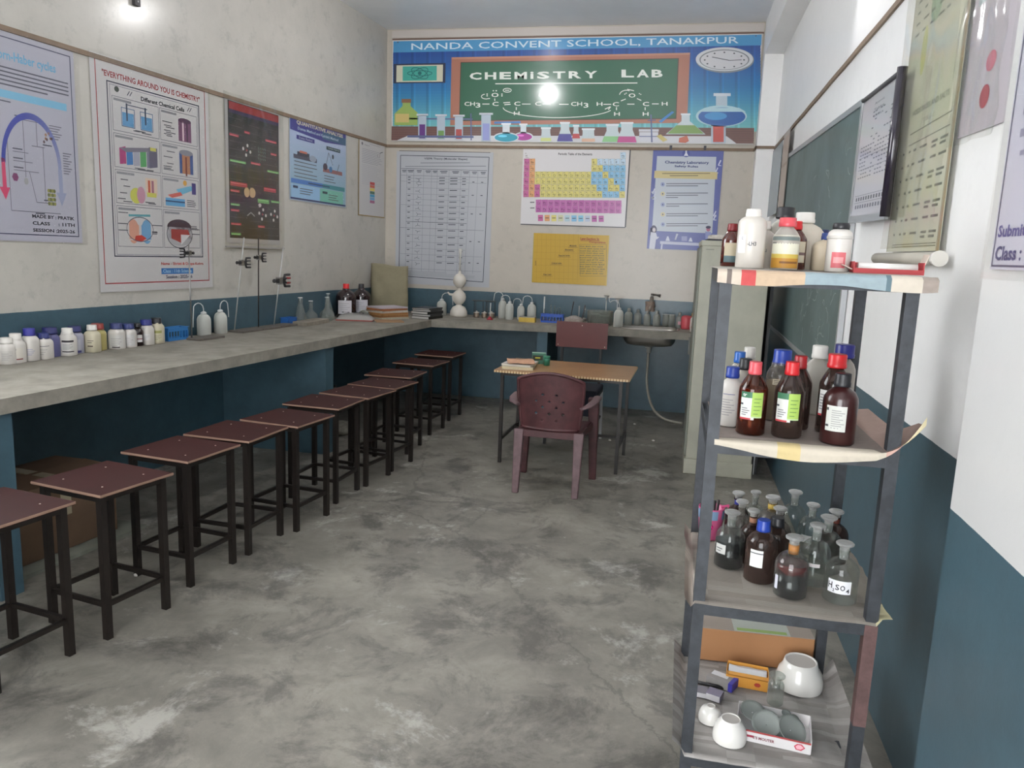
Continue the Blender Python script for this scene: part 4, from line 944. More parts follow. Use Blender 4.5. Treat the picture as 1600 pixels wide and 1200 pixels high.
# --- quantitative analysis
t = hang('analysis_poster', 'blue quantitative analysis poster, fourth along the left wall', 'poster', 'L', LW(6.295, 2.662), tilt=-.010)
a = Art(.965, .70); a.sheet((174, 186, 204)); a.rect(.01, .01, .99, .985, (150, 170, 206), 1)
for k in range(10): a.rect(.01, .16+k*.083, .99, .16+(k+1)*.083, lerp((172, 186, 216), (140, 178, 196), k/9), 2)
a.poly([(.01, .01), (.99, .01), (.99, .165), (.60, .20), (.01, .16)], (62, 62, 138), 3); a.poly([(.55, .07), (.99, .07), (.99, .165), (.55, .165)], (56, 96, 130), 4)
a.text('QUANTITATIVE ANALYSIS', .11, .085, .93, .055, (196, 190, 172), 6, bold=.04); a.text('Dumas Method and Kjeldahl Method', .13, .150, .84, .045, (176, 196, 216), 6, bold=.02)
a.rect(.11, .205, .41, .255, (52, 52, 130), 4); a.text('Dumas Method', .15, .242, .37, .026, (190, 196, 220), 5); a.rect(.62, .24, .88, .285, (46, 70, 84), 4); a.text('Kjeldahl Method', .65, .275, .86, .026, (180, 200, 200), 5)
a.rect(.06, .44, .45, .49, (70, 72, 92), 5); a.rect(.12, .40, .32, .45, (50, 50, 66), 6); a.rect(.16, .385, .28, .41, (196, 110, 90), 7); a.ell(.38, .45, .06, .04, (150, 160, 180), 6)
a.rect(.56, .53, .92, .58, (150, 96, 96), 5); a.ell(.60, .51, .04, .045, (70, 56, 70), 6); a.ell(.70, .53, .03, .04, (66, 120, 170), 6); a.line(.62, .47, .66, .32, .008, (96, 100, 110), 6); a.line(.66, .32, .74, .47, .008, (96, 100, 110), 6); a.line(.82, .55, .86, .44, .01, (90, 96, 106), 6); a.ell(.74, .36, .02, .03, (60, 66, 80), 6)
a.lines(.07, .52, .48, 5, .045, .010, z=6); a.lines(.58, .62, .80, 3, .035, .010, z=6)
a.rect(.02, .735, .97, .79, (72, 122, 196), 5); a.rect(.55, .735, .97, .79, (64, 140, 150), 6); a.rect(.30, .755, .68, .77, (40, 70, 110), 7)
a.rect(.02, .80, .50, .965, (150, 190, 226), 5); a.rect(.51, .80, .94, .965, (120, 190, 170), 5); a.rect(.05, .82, .13, .85, (36, 50, 84), 6); a.rect(.55, .83, .64, .86, (36, 60, 70), 6); a.lines(.16, .84, .40, 3, .03, .010, z=6); a.lines(.66, .86, .86, 3, .03, .010, z=6); a.rect(.01, .965, .99, .985, (40, 46, 100), 6)
obj('printed_sheet', a.mb, m_lam, t); cover(t, -.008, -.715, .97, .006, .007, .0012, 3, 31)

# --- small white chart
t = hang('colour_chart', 'narrow white chart with a small rainbow column, beside the far left corner', 'poster', 'L', LW(7.50, 2.668), tilt=0)
a = Art(.585, .775); a.sheet((150, 130, 88)); a.rect(.03, .012, .985, .985, (192, 190, 190), 1); a.ell(.13, .08, .03, .02, (110, 110, 116), 2, 12); a.text('Report', .22, .10, .40, .022, (90, 90, 96)); a.rect(.40, .06, .80, .064, (120, 120, 126), 2)
a.lines(.12, .14, .90, 9, .021, .005, (140, 140, 150)); a.lines(.12, .34, .88, 12, .022, .004, (168, 168, 176)); a.line(.72, .20, .70, .17, .01, (70, 70, 76)); a.line(.78, .20, .80, .14, .01, (70, 70, 76)); a.line(.80, .14, .90, .12, .01, (70, 70, 76))
for k, c in enumerate(((186, 62, 60), (196, 96, 66), (214, 196, 96), (70, 110, 90), (60, 150, 190), (110, 160, 200), (160, 96, 130))): a.rect(.42, .545+k*.040, .60, .58+k*.040, c, 2)
obj('printed_sheet', a.mb, m_lam, t)

# ---------------------------------------------------------------- right wall
# blackboard
m_cb = mat((90, 107, 107), .55, grime=.22, scale=2.2, coat=.1)
t = hang('blackboard', 'long green-grey chalkboard with smudged chalk marks on the right wall', 'blackboard', 'R', (XR, 6.82, 2.42), off=.004, tilt=-.035*0)
W_, H_ = 2.84, 1.36
board = MB(); board.prism([(0, -H_), (W_, -H_-.03), (W_, -.085), (0, 0)], 0, .018); obj('writing_surface', board, m_cb, t)
fb = MB()
for p, q in (((0, 0), (W_, -.085)), ((0, -H_), (W_, -H_-.03)), ((0, 0), (0, -H_)), ((W_, -.085), (W_, -H_-.03))): fb.bar((p[0], p[1], .012), (q[0], q[1], .012), .03, .026, (0, 0, 1))
obj('frame', fb, mat((176, 178, 180), .35, .6), t)
ck = Art(W_, H_); random.seed(12)
for k in range(60):
    x = .55+.42*random.random(); y = .18+.78*random.random()**.8; n = random.randrange(3, 6); p = [(x, y)]; an = random.random()*6
    for i in range(n): an += random.uniform(-1.2, 1.2); p.append((p[-1][0]+.010*math.cos(an), p[-1][1]+.020*math.sin(an)))
    ck.path(p, .0026, (136, 150, 148) if k % 2 else (160, 170, 168), 1)
ck.mb.T = Matrix.Identity(4); ck.mb.v = [(x, y-.0, z+.0185) for x, y, z in ck.mb.v]
obj('chalk_marking', ck.mb, vmat('chalk', .95), t)

def chart_r(name, label, y, z, w, h, col, draw, m, tilt=0.0, off=.006, cov=None, lean=0):
    t = hang(name, label, 'poster', 'R', (XR if off < .2 else XR, y, z), tilt=tilt, off=off, lean=lean)
    a = Art(w, h); a.sheet(col); draw(a); obj('printed_sheet', a.mb, m, t)
    if cov: cover(t, *cov)
    return t
def d1(a):
    a.rect(0, 0, .012, 1, (60, 60, 66), 2); a.rect(0, 0, 1, .015, (120, 124, 126), 2)
chart_r('grey_chart', 'grey-blue chart at the far corner of the right wall', 7.78, 2.60, .72, .60, (140, 152, 158), d1, m_lam, off=.03)
def d2(a):
    a.rect(.90, 0, 1, 1, (58, 44, 40), 2); a.rect(0, 0, .9, .06, (170, 160, 150), 2); a.rect(0, .4, .9, .44, (150, 130, 112), 2)
chart_r('beige_chart', 'faded beige wall chart with a dark edge between grey chart and blackboard', 7.00, 2.63, .42, .62, (168, 150, 136), d2, m_lam, off=.03)
def d3(a):
    a.frame(0, 0, 1, 1, .008, (90, 92, 96), wy=.006); random.seed(4)
    for k in range(3): a.text(('Atomic', 'Tables', 'Units')[k], .35, .10+k*.05, .60, .02, (90, 92, 104))
    for k in range(17):
        y = .15+k*.032; x = .08+.25*(k < 7)
        for j in range(12):
            if random.random() < (.25 if k < 8 else .85): a.rect(x+j*.065, y, x+j*.065+.045, y+.010, (104, 106, 118), 2)
    for y in (.50, .60, .82, .88): a.line(.06, y, .94, y, .004, (110, 112, 120), 2)
    for k in range(12): a.rect(.10+k*.07, .835, .14+k*.07, .865, (60, 62, 74), 2); a.rect(.10+k*.07, .90, .14+k*.07, .93, (90, 92, 104), 2)
t = chart_r('calendar_chart', 'white printed chart with a black rolled edge hanging over the blackboard end', 3.82, 2.305, .655, .50, (194, 192, 198), d3, m_gloss, tilt=-.02, off=.05)
obj('rolled_edge', MB().tube([(.668, .01, .012), (.668, -.515, .012)], .018, 12), mat((34, 28, 44), .22, coat=.6), t)
obj('top_rod', MB().tube([(0, .004, .004), (.672, .004, .004)], .009, 8), mat((70, 70, 74), .4), t)
obj('bottom_strip', MB().box(-.002, -.524, -.004, .655, -.496, .008), mat((150, 154, 158), .4), t)
def d4(a):
    random.seed(9); IK = (104, 104, 84)
    a.rect(.0, 0, .012, 1, (150, 140, 104), 2); a.rect(.965, 0, 1, 1, (160, 138, 104), 2); a.rect(.955, 0, .962, 1, (126, 106, 78), 3)
    for y0, rows in ((.06, 5), (.30, 6)):
        for k in range(rows):
            for j in range(6): a.rect(.08+j*.14, y0+k*.028, .08+j*.14+.05+.05*random.random(), y0+k*.028+.006, IK, 2)
    a.line(.03, .245, .95, .215, .004, IK); a.rect(.10, .275, .9, .285, IK, 2)
    a.ell(.45, .40, .10, .05, (150, 176, 140), 2); a.ell(.30, .50, .05, .06, (190, 190, 110), 2)
    a.text('ACIDS BASES AND SALTS', .22, .655, .86, .014, (120, 124, 104), bold=.02); a.text('TABLE - I', .45, .685, .64, .011, (120, 124, 104))
    a.line(.22, .70, .93, .695, .003, IK); a.line(.22, .728, .93, .724, .003, IK)
    for k in range(7):
        y = .742+k*.035
        for x, w in ((.12, .03), (.24, .04), (.33, .05), (.45, .13), (.66, .10), (.80, .12)):
            a.rect(x, y, x+w, y+.006, (84, 84, 70), 2)
            if x > .6 and k % 2 == 0: a.rect(x, y+.011, x+w*.8, y+.017, (84, 84, 70), 2)
    for y in (.982, .988): a.line(.12, y, .94, y, .0025, IK)
t = chart_r('old_roller_chart', 'tall yellowed roller chart under glossy plastic on the right wall', 3.25, 3.02, .625, 1.37, (200, 198, 178), d4, m_gloss, off=.02)
m_glare = glass('old_glossy_plastic', (246, 246, 240), dust=.03, edge=.3, rough=.10)
cover(t, -.01, -1.36, .62, .0, .010, .012, 5, 21, m=m_glare)
obj('roller_bar', MB().tube([(-.06, -1.395, .02), (.70, -1.395, .02)], .020, 14), mat((172, 166, 154), .5), t)
obj('bar_end_cap', MB().tube([(.695, -1.395, .02), (.715, -1.395, .02)], .024, 14), mat((214, 210, 202), .35), t)
def d5(a):
    a.ell(.52, .90, .10, .035, (168, 60, 76), 3); a.ell(.56, .80, .10, .03, (196, 110, 130), 3); a.rect(.1, .2, .8, .6, (160, 176, 180), 1)
t = chart_r('plastic_wrapped_chart', 'pale chart with a red dot in crinkled shiny plastic beside the pillar', 2.62, 2.88, .36, .90, (186, 178, 186), d5, m_lam, tilt=-.02)
cover(t, -.02, -.93, .37, 0, .012, .016, 9, 3, 30, 44, m=m_shiny)
# poster on the pillar face
t = hang('pillar_poster', 'lavender-white poster with purple writing on the pillar at the right photo edge', 'poster', 'R', (.62, 1.765, 2.62), off=.006)
a = Art(.58, 1.02); a.sheet((188, 185, 200)); a.frame(.012, .012, .985, .995, .008, (70, 64, 96), wy=.004)
a.text('Submitted by : Students', .035, .945, .80, .030, (74, 66, 132), bold=.03); a.text('Class : 11th Science', .035, .983, .70, .028, (60, 54, 110), bold=.03)
a.rect(.10, .70, .30, .715, (130, 126, 150), 2); a.rect(.10, .74, .35, .755, (130, 126, 150), 2); a.rect(.12, .78, .28, .79, (130, 126, 150), 2); a.line(.40, .735, .95, .735, .004, (110, 106, 130))
obj('printed_sheet', a.mb, m_lam, t); cover(t, -.02, -1.04, .60, .02, .006, .003, 7, 41)
# ---------------------------------------------------------------- bottles
G_CLEAR = glass('clear_glass', (234, 238, 236), dust=.045, dustc=(186, 186, 182), edge=.4)
G_LAB = glass('thin_lab_glass', (238, 242, 240), dust=.13, edge=.4)
G_HAZY = glass('hazy_plastic', (214, 212, 206), dust=.62, dustc=(206, 200, 192), edge=.4, rough=.25)
G_AMBER = glass('amber_glass', (196, 140, 112), dust=.05, dustc=(110, 80, 66), edge=.4)
G_DUSTY = glass('dusty_glass', (200, 196, 190), dust=.30, dustc=(150, 144, 138), edge=.4, rough=.15)
G_BROWN = glass('brown_glass', (120, 84, 74), dust=.20, dustc=(112, 90, 82), edge=.4, rough=.1)
m_lab = vmat('bottle_label', .6, coat=.1)
PROF = {
 'reagent': [(.92, 0), (1, .02), (1, .50), (.97, .56), (.86, .63), (.62, .695), (.38, .735), (.30, .76), (.28, .84), (.36, .855), (.36, .875)],
 'round': [(.92, 0), (1, .02), (1, .60), (.97, .66), (.80, .735), (.52, .79), (.36, .815), (.34, .86)],
 'cone': [(.92, 0), (1, .02), (1, .60), (.97, .64), (.72, .74), (.50, .81), (.40, .835), (.38, .87)],
 'jar': [(.95, 0), (1, .02), (1, .60), (.96, .67), (.80, .735), (.70, .755), (.68, .82)],
 'tall': [(.92, 0), (1, .02), (1, .74), (.95, .80), (.75, .85), (.45, .885), (.42, .92)],
 'wash': [(.92, 0), (1, .02), (1, .62), (.97, .72), (.84, .82), (.62, .89), (.36, .93), (.34, .96)],
}
def rad(kind, fr):
    P = PROF[kind]
    for (r0, z0), (r1, z1) in zip(P, P[1:]):
        if z0 <= fr <= z1: return r0+(r1-r0)*(fr-z0)/(z1-z0+1e-9)
    return P[-1][0]
def bottle(name, label, cat, loc, r, h, kind='round', body=None, cap=None, capk='screw', capr=None, liquid=None, lab=None, group=None, sq=2.0, az=None, words=None, n=28, capz=None, inner=None, liquid2=None):
    """capk: screw | stopper | none.  lab: [(z0,z1,a0,a1,colour)...] in fractions of height and degrees either side of the camera-facing side"""
    t = thing(name, label, cat, loc, 0, group)
    P = [(a*r, b*h) for a, b in PROF[kind]]; top = P[-1][1]
    obj('bottle_body' if name != 'jar' else 'jar_body', MB().lathe(P, n, sq=sq, cap1=False), body or G_CLEAR, t)
    if liquid:
        lv, lc = liquid; q = [(rad(kind, fr)*r-.0018, fr*h+.001) for fr in [z for z in [b for a, b in PROF[kind]] if z < lv]+[lv]]
        o = obj('liquid', MB().lathe(q, n, sq=sq), lc, t)
    if liquid2:
        l0 = liquid[0]; lv, lc = liquid2; q = [(rad(kind, l0)*r-.0018, l0*h+.0015), (rad(kind, lv)*r-.0018, lv*h)]
        obj('upper_liquid', MB().lathe(q, n, sq=sq), lc, t)
    if capk == 'screw' and cap:
        cr = (capr or .42)*r; z0 = (capz if capz is not None else PROF[kind][-1][1]-.045)*h
        cp = MB().lathe([(cr*1.03, z0), (cr*1.06, z0+.004), (cr*1.06, z0+.010), (cr, z0+.012), (cr, h-.003), (cr*.94, h)], 26); obj('cap', cp, cap, t)
    if capk == 'stopper':
        nr = PROF[kind][-1][0]*r
        s = MB().lathe([(nr*.70, top-.026), (nr*.78, top), (nr*.80, top+.006), (nr*.9, h-.012), (nr*1.45, h-.007), (nr*1.5, h-.003), (nr*1.3, h), (nr*.5, h-.002)], 24)
        obj('stopper', s, cap or G_STOP, t)
        if inner: obj('neck_seal', MB().lathe([(nr*.86, top-.028), (nr*.88, top-.002)], 20), inner, t)
    if lab:
        az = math.atan2(-loc[1], -loc[0]) if az is None else az
        m = MB(); L = 0
        for z0, z1, a0, a1, c in lab:
            L += 1; k = max(2, int(abs(a1-a0)/9))
            def fn(u, v):
                th = az-math.radians(a0+(a1-a0)*u); z = z0+(z1-z0)*v
                k_ = 1.0 if sq == 2.0 else 1/((abs(math.cos(th))**sq+abs(math.sin(th))**sq)**(1/sq))
                R = rad(kind, z)*r*k_+.0005+L*.00012; return (R*math.cos(th), R*math.sin(th), z*h)
            m.grid(fn, k, 3, col=c)
        for w in words or ():
            s, a0, a1, z0, z1, c = w; vs, fs = glyphs(s, .02); P2 = []
            for u, v in vs:
                th = az-math.radians(a0+(a1-a0)*u); z = z0+(z1-z0)*v; k_ = 1.0 if sq == 2.0 else 1/((abs(math.cos(th))**sq+abs(math.sin(th))**sq)**(1/sq))
                R = rad(kind, z)*r*k_+.0005+(L+2)*.00012; P2.append((R*math.cos(th), R*math.sin(th), z*h))
            m.add(P2, fs, c)
        obj('label', m, m_lab, t)
    return t
G_STOP = glass('frosted_stopper', (206, 206, 204), dust=.45, dustc=(200, 200, 198), edge=.4, rough=.3)
BLU, RED, BLK, WHT = mat((36, 64, 156), .35), mat((196, 34, 40), .35), mat((34, 34, 38), .4), mat((212, 208, 202), .4)
PNK, AMB, GRN = mat((204, 80, 88), .35), mat((168, 112, 56), .5), (62, 110, 82)
OPQ = mat((205, 200, 194), .4, coat=.2); CRM = mat((200, 192, 172), .4); HDPE = mat((52, 20, 20), .30, coat=.4); AMBL = mat((70, 22, 12), .15, coat=.5); DRK = mat((34, 16, 18), .15, coat=.5)
T1 = (120, 118, 122); PAPER = (206, 206, 202)
def rows(z0, z1, a0, a1, n, c=T1, w=.012): return [(z0+(z1-z0)*k/n, z0+(z1-z0)*k/n+w, a0, a0+(a1-a0)*(.6+.4*((k*7) % 5)/4), c) for k in range(n)]
# angles: positive degrees are towards the camera's left
# --- second shelf
Z2 = SH[1]+.0055; GB = 'reagent bottles on the second shelf of the rack'
def grn(lab_left): return [(.22, .60, 48, -10, PAPER), (.52, .60, 48, 2, GRN), (.25, .60, 2, -42, (160, 190, 90)), (.22, .245, 48, 2, (176, 60, 66)), (.25, .27, 2, -42, (180, 200, 150))]+rows(.28, .40, 40, 8, 4)+rows(.42, .48, 46, 28, 1, (60, 60, 70), .025)+rows(.30, .56, -6, -36, 5, (110, 140, 70))
bottle('reagent_bottle', 'round white plastic bottle with a small blue cap, front left of the second shelf', 'bottle', (.158, 2.165, Z2), .031, .162, 'round', OPQ, BLU, capr=.56, lab=[(.55, .56, 40, -20, (60, 70, 130))]+rows(.2, .5, 40, -25, 7, (150, 148, 150)), group=GB)
bottle('reagent_bottle', 'clear brown bottle with a pinkish red cap and green-white label on the second shelf', 'bottle', (.208, 2.085, Z2), .037, .190, 'cone', G_AMBER, PNK, capr=.44, liquid=(.34, AMBL), liquid2=(.64, mat((118, 56, 34), .25, coat=.4)), lab=grn(1), group=GB, words=[('tr', 38, 22, .54, .58, (220, 225, 220))])
bottle('reagent_bottle', 'dark bottle with a bright red cap and green-white label, centre front of the second shelf', 'bottle', (.299, 2.085, Z2), .038, .196, 'cone', G_BROWN, RED, capr=.46, liquid=(.60, DRK), lab=grn(1), group=GB)
bottle('reagent_bottle', 'squat black-capped dark brown bottle at the front right of the second shelf', 'bottle', (.418, 2.056, Z2), .042, .178, 'round', HDPE, BLK, capr=.46, lab=[(.20, .56, 44, -24, (198, 198, 192))]+rows(.24, .52, 24, -18, 9, (150, 150, 148))+rows(.26, .30, 42, 24, 1, (70, 70, 72), .03)+rows(.49, .53, 42, 30, 1, (70, 70, 72), .04), group=GB)
bottle('reagent_bottle', 'brown bottle with a wide bright red cap directly behind the black-capped one', 'bottle', (.425, 2.185, Z2), .039, .212, 'cone', G_BROWN, RED, capr=.60, liquid=(.60, DRK), lab=[(.22, .55, 60, -20, PAPER), (.22, .245, 60, -20, (176, 60, 66))]+rows(.30, .52, 55, 0, 6), group=GB)
bottle('reagent_bottle', 'wide bottle of pale yellow contents with a broad blue cap on the second shelf', 'bottle', (.300, 2.30, Z2), .040, .202, 'jar', G_DUSTY, BLU, capr=.62, liquid=(.55, mat((186, 168, 132), .6)), lab=[(.52, .60, 30, -30, (190, 182, 160))]+rows(.53, .6, 25, -25, 3, (110, 100, 90), .01), group=GB, capz=.79)
bottle('reagent_bottle', 'dark bottle whose red cap shows just behind the centre front bottle', 'bottle', (.335, 2.20, Z2), .036, .200, 'cone', G_BROWN, mat((160, 30, 36), .35), capr=.46, liquid=(.60, DRK), group=GB)
bottle('reagent_bottle', 'hazy white rectangular bottle with a white cap at the back of the second shelf', 'bottle', (.425, 2.45, Z2), .037, .205, 'round', G_HAZY, WHT, capr=.60, sq=4, group=GB)
bottle('reagent_bottle', 'white bottle with a dark blue cap behind the wide red-capped one', 'bottle', (.490, 2.43, Z2), .036, .215, 'round', G_HAZY, mat((38, 40, 120), .35), capr=.75, group=GB)
bottle('reagent_bottle', 'clear bottle with a light blue cap at the back left of the second shelf', 'bottle', (.190, 2.38, Z2), .032, .180, 'round', G_HAZY, mat((40, 96, 176), .35), capr=.50, group=GB)
bottle('reagent_bottle', 'whitish bottle with a small black cap between the left white and pink-capped ones', 'bottle', (.200, 2.285, Z2), .028, .172, 'round', G_HAZY, BLK, capr=.62, group=GB)
bottle('reagent_bottle', 'pale bottle with a white cap standing in the back left corner of the second shelf', 'bottle', (.225, 2.47, Z2), .034, .185, 'round', G_HAZY, WHT, capr=.5, group=GB)
# --- third shelf
Z3 = SH[2]+.0065; GC = 'glass bottles on the third shelf of the rack'
INKB = mat((8, 11, 15), .2, coat=.2); RDL = mat((56, 12, 14), .12, coat=.5)
bottle('reagent_bottle', 'clear stoppered bottle of blue-black liquid, leftmost at the front of the third shelf', 'bottle', (.198, 2.255, Z3), .042, .166, 'reagent', G_CLEAR, capk='stopper', liquid=(.47, INKB), lab=[(.27, .44, 60, 14, PAPER)]+rows(.31, .40, 55, 20, 2, (60, 60, 70), .016), group=GC)
bottle('reagent_bottle', 'dark brown bottle with a bright blue screw cap and blank white label', 'bottle', (.278, 2.175, Z3), .043, .176, 'round', G_BROWN, BLU, capr=.42, liquid=(.60, mat((30, 12, 12), .15, coat=.5)), lab=[(.28, .56, 40, -8, (214, 214, 210)), (.50, .515, 40, -8, (60, 60, 70))], group=GC)
bottle('reagent_bottle', 'stoppered bottle with dark red-brown liquid and an amber neck seal, front centre', 'bottle', (.350, 2.095, Z3), .044, .166, 'reagent', G_CLEAR, capk='stopper', inner=AMB, liquid=(.40, INKB), liquid2=(.55, mat((84, 26, 26), .2, coat=.4)), lab=[(.13, .36, 62, 46, (200, 200, 210))], group=GC)
bottle('reagent_bottle', 'clear stoppered acid bottle with a handwritten H2SO4 label', 'bottle', (.478, 2.100, Z3), .043, .162, 'reagent', G_CLEAR, capk='stopper', lab=[(.20, .42, 44, -36, (222, 222, 226))], words=[('H', 42, 27, .27, .38, (40, 40, 48)), ('2', 25, 18, .225, .275, (40, 40, 48)), ('S', 16, 3, .26, .355, (40, 40, 48)), ('O', 0, -16, .26, .35, (40, 40, 48)), ('4', -19, -31, .225, .30, (40, 40, 48))], group=GC)
bottle('reagent_bottle', 'clear empty stoppered bottle directly behind the red-brown one', 'bottle', (.425, 2.20, Z3), .041, .172, 'reagent', G_CLEAR, capk='stopper', lab=[(.34, .40, 20, -22, (196, 190, 190))], group=GC)
bottle('reagent_bottle', 'large clear stoppered bottle behind the row of three near the right leg', 'bottle', (.472, 2.30, Z3), .044, .166, 'reagent', G_CLEAR, capk='stopper', group=GC)
bottle('reagent_bottle', 'brown stoppered bottle with a dark brown neck by the back right leg', 'bottle', (.508, 2.385, Z3), .041, .160, 'reagent', G_BROWN, capk='stopper', inner=mat((96, 40, 24), .3), group=GC)
bottle('reagent_bottle', 'clear stoppered bottle with a label, third back on the right of the third shelf', 'bottle', (.452, 2.445, Z3), .038, .155, 'reagent', G_CLEAR, capk='stopper', lab=[(.25, .4, 40, -10, (190, 190, 190))], group=GC)
bottle('reagent_bottle', 'tall clear stoppered bottle standing alone at the back right of the third shelf', 'bottle', (.407, 2.510, Z3), .040, .172, 'reagent', G_CLEAR, capk='stopper', group=GC)
bottle('reagent_bottle', 'black-capped dark bottle in the middle of the third shelf', 'bottle', (.328, 2.275, Z3), .037, .155, 'round', G_BROWN, BLK, capr=.5, liquid=(.60, DRK), group=GC)
bottle('reagent_bottle', 'dusty grey stoppered bottle behind the black-capped dark one', 'bottle', (.345, 2.365, Z3), .038, .158, 'reagent', G_DUSTY, capk='stopper', group=GC)
bottle('reagent_bottle', 'dusty stoppered bottle with a yellow neck seal in the back row', 'bottle', (.333, 2.450, Z3), .042, .165, 'reagent', G_DUSTY, capk='stopper', inner=mat((196, 164, 70), .4), group=GC)
bottle('reagent_bottle', 'small clear stoppered bottle between the blue and yellow necked ones at the back', 'bottle', (.287, 2.507, Z3), .030, .160, 'reagent', G_CLEAR, capk='stopper', group=GC)
bottle('reagent_bottle', 'dark stoppered bottle with a deep blue neck in the back row', 'bottle', (.230, 2.460, Z3), .036, .165, 'reagent', G_BROWN, capk='stopper', inner=mat((30, 40, 130), .35), liquid=(.5, DRK), group=GC)
bottle('reagent_bottle', 'dusty stoppered bottle in front of the blue-necked dark one', 'bottle', (.235, 2.375, Z3), .035, .165, 'reagent', G_DUSTY, capk='stopper', group=GC)
bottle('reagent_bottle', 'brown-tinted stoppered bottle behind the blue-black liquid', 'bottle', (.263, 2.305, Z3), .034, .162, 'reagent', G_BROWN, capk='stopper', inner=mat((150, 104, 80), .4), group=GC)
pcup = thing('pen_holder', 'pink and blue plastic cup holding pens at the left of the third shelf', 'pen holder', (.152, 2.475, Z3+.001))
cupm = MB().lathe([(.034, 0), (.041, .10), (.041, .103), (.038, .10), (.031, .004)], 22, cap1=False); obj('cup', cupm, mat((206, 96, 140), .4), pcup)
pb = MB()
for a0 in (0, 70, 130, 190, 260, 320):
    def fn(u, v, a0=a0): th = math.radians(a0+38*u); z = .068+.030*v; R = .0342+.007*z/.1+.0012; return (R*math.cos(th), R*math.sin(th), z)
    pb.grid(fn, 4, 1)
obj('blue_band', pb, mat((120, 146, 176), .4), pcup)
pb = MB(); pb.sphere((-.006, -.040, .045), .013, 12, 8, sc=(1, .35, .8)); obj('magenta_patch', pb, mat((214, 30, 120), .4), pcup)
obj('handle', MB().tube([(.030, .01, .10), (.052, .01, .108), (.055, .01, .09), (.042, .01, .075)], .005, 8), mat((206, 80, 130), .4), pcup)
for k, (dx, dy, c, lb) in enumerate([(.012, -.008, (30, 26, 28), 'black pen leaning in the pink cup'), (.020, .004, (46, 34, 38), 'dark brown pen beside the black one in the pink cup')]):
    o = obj('pen', MB().tube([(0, 0, 0), (.004+k*.004, .002, .118)], .0045, 8), mat(c, .4), loc=(.152+dx-.008, 2.475+dy, Z3+.008)); tag(o, lb, 'pen')
# --- top shelf
Z1 = SH[0]+.0065
bottle('solvent_bottle', 'tall white bottle with a paper patch, front left on the rack top', 'bottle', (.172, 2.12, Z1), .036, .150, 'tall', mat((196, 190, 182), .35, coat=.3), WHT, capr=.52, lab=[(.26, .56, 60, 22, (206, 204, 208))], words=[('C', 40, 34, .48, .53, (70, 70, 76)), ('-LH3', 14, -20, .38, .45, (60, 60, 66))], capz=.86)
bottle('solvent_bottle', 'hazy bottle with a pink-red cap and yellow-based label on the rack top', 'bottle', (.260, 2.14, Z1), .034, .132, 'cone', G_HAZY, PNK, capr=.62, lab=[(.0+.03, .66, 70, -70, (206, 204, 186)), (.56, .63, 70, -70, (104, 114, 112)), (.22, .30, 70, -70, (196, 172, 84)), (.03, .22, 70, -70, (180, 130, 50)), (.50, .52, 66, 40, (90, 90, 88)), (.12, .16, 20, -60, (120, 80, 40))])
bottle('solvent_bottle', 'dark amber bottle with a bright red cap just behind the yellow-labelled one', 'bottle', (.292, 2.225, Z1), .032, .128, 'cone', AMBL, RED, capr=.5, lab=[(.15, .58, 40, -60, (190, 182, 160)), (.30, .36, 40, -60, (110, 90, 90))])
bottle('solvent_can', 'big cream plastic can with a white cap at the back of the rack top', 'bottle', (.335, 2.38, Z1), .052, .160, 'round', mat((192, 184, 170), .4), WHT, capr=.5, sq=4, lab=[(.25, .5, 20, -20, (180, 172, 160))])
bottle('solvent_can', 'hazy can with a black cap standing behind the others on the rack top', 'bottle', (.275, 2.33, Z1), .040, .170, 'round', G_HAZY, BLK, capr=.6, sq=3)
bottle('solvent_bottle', 'hazy bottle with marker writing behind the tall white one', 'bottle', (.218, 2.30, Z1), .034, .130, 'round', G_HAZY, WHT, capr=.5, lab=[(.4, .401, 0, 1, (90, 90, 90))], words=[('1 Bu', 20, -20, .34, .44, (90, 90, 96))])
bottle('solvent_bottle', 'small dark blue-capped hazy bottle at the right edge of the cream can', 'bottle', (.395, 2.42, Z1), .030, .115, 'round', G_HAZY, mat((30, 40, 90), .4), capr=.5)
bottle('solvent_bottle', 'amber bottle with dark red cap at the left end of the rack top', 'bottle', (.140, 2.42, Z1), .028, .125, 'cone', AMBL, mat((110, 20, 26), .4), capr=.5, lab=[(.1, .55, 40, -40, (176, 164, 140)), (.1, .25, 40, -40, (80, 100, 104))])
bottle('solvent_bottle', 'brown bottle with a black cap at the very back left of the rack top', 'bottle', (.172, 2.47, Z1), .028, .140, 'cone', AMBL, BLK, capr=.5)
wt = bottle('solvent_bottle', 'grooved white bottle with black cap and pink label on the rack top', 'bottle', (.388, 2.13, Z1), .030, .122, 'tall', OPQ, BLK, capr=.66, lab=[(.08, .40, 30, -36, (196, 100, 106)), (.18, .3, 20, -25, (214, 150, 150))], capz=.87)
obj('neck_ring', MB().lathe([(.0308, .082), (.0316, .084), (.0316, .087), (.0308, .089)], 26), mat((190, 186, 180), .4), wt)
bottle('solvent_can', 'cream flat can half behind the grooved white bottle', 'bottle', (.375, 2.24, Z1), .034, .100, 'round', mat((186, 172, 150), .5), mat((40, 60, 120), .4), capr=.4, sq=4)
bx = thing('tube_carton', 'open red and white carton holding a white tube on the rack top', 'box', (.498, 2.10, Z1), math.radians(-2))
cm = MB(); cm.box(-.080, -.028, 0, .080, .028, .002); cm.box(-.080, -.030, 0, .080, -.028, .012); cm.box(-.080, .028, 0, .080, .030, .026); cm.box(.078, -.028, 0, .080, .028, .030); cm.box(-.080, -.028, 0, -.078, .028, .028)
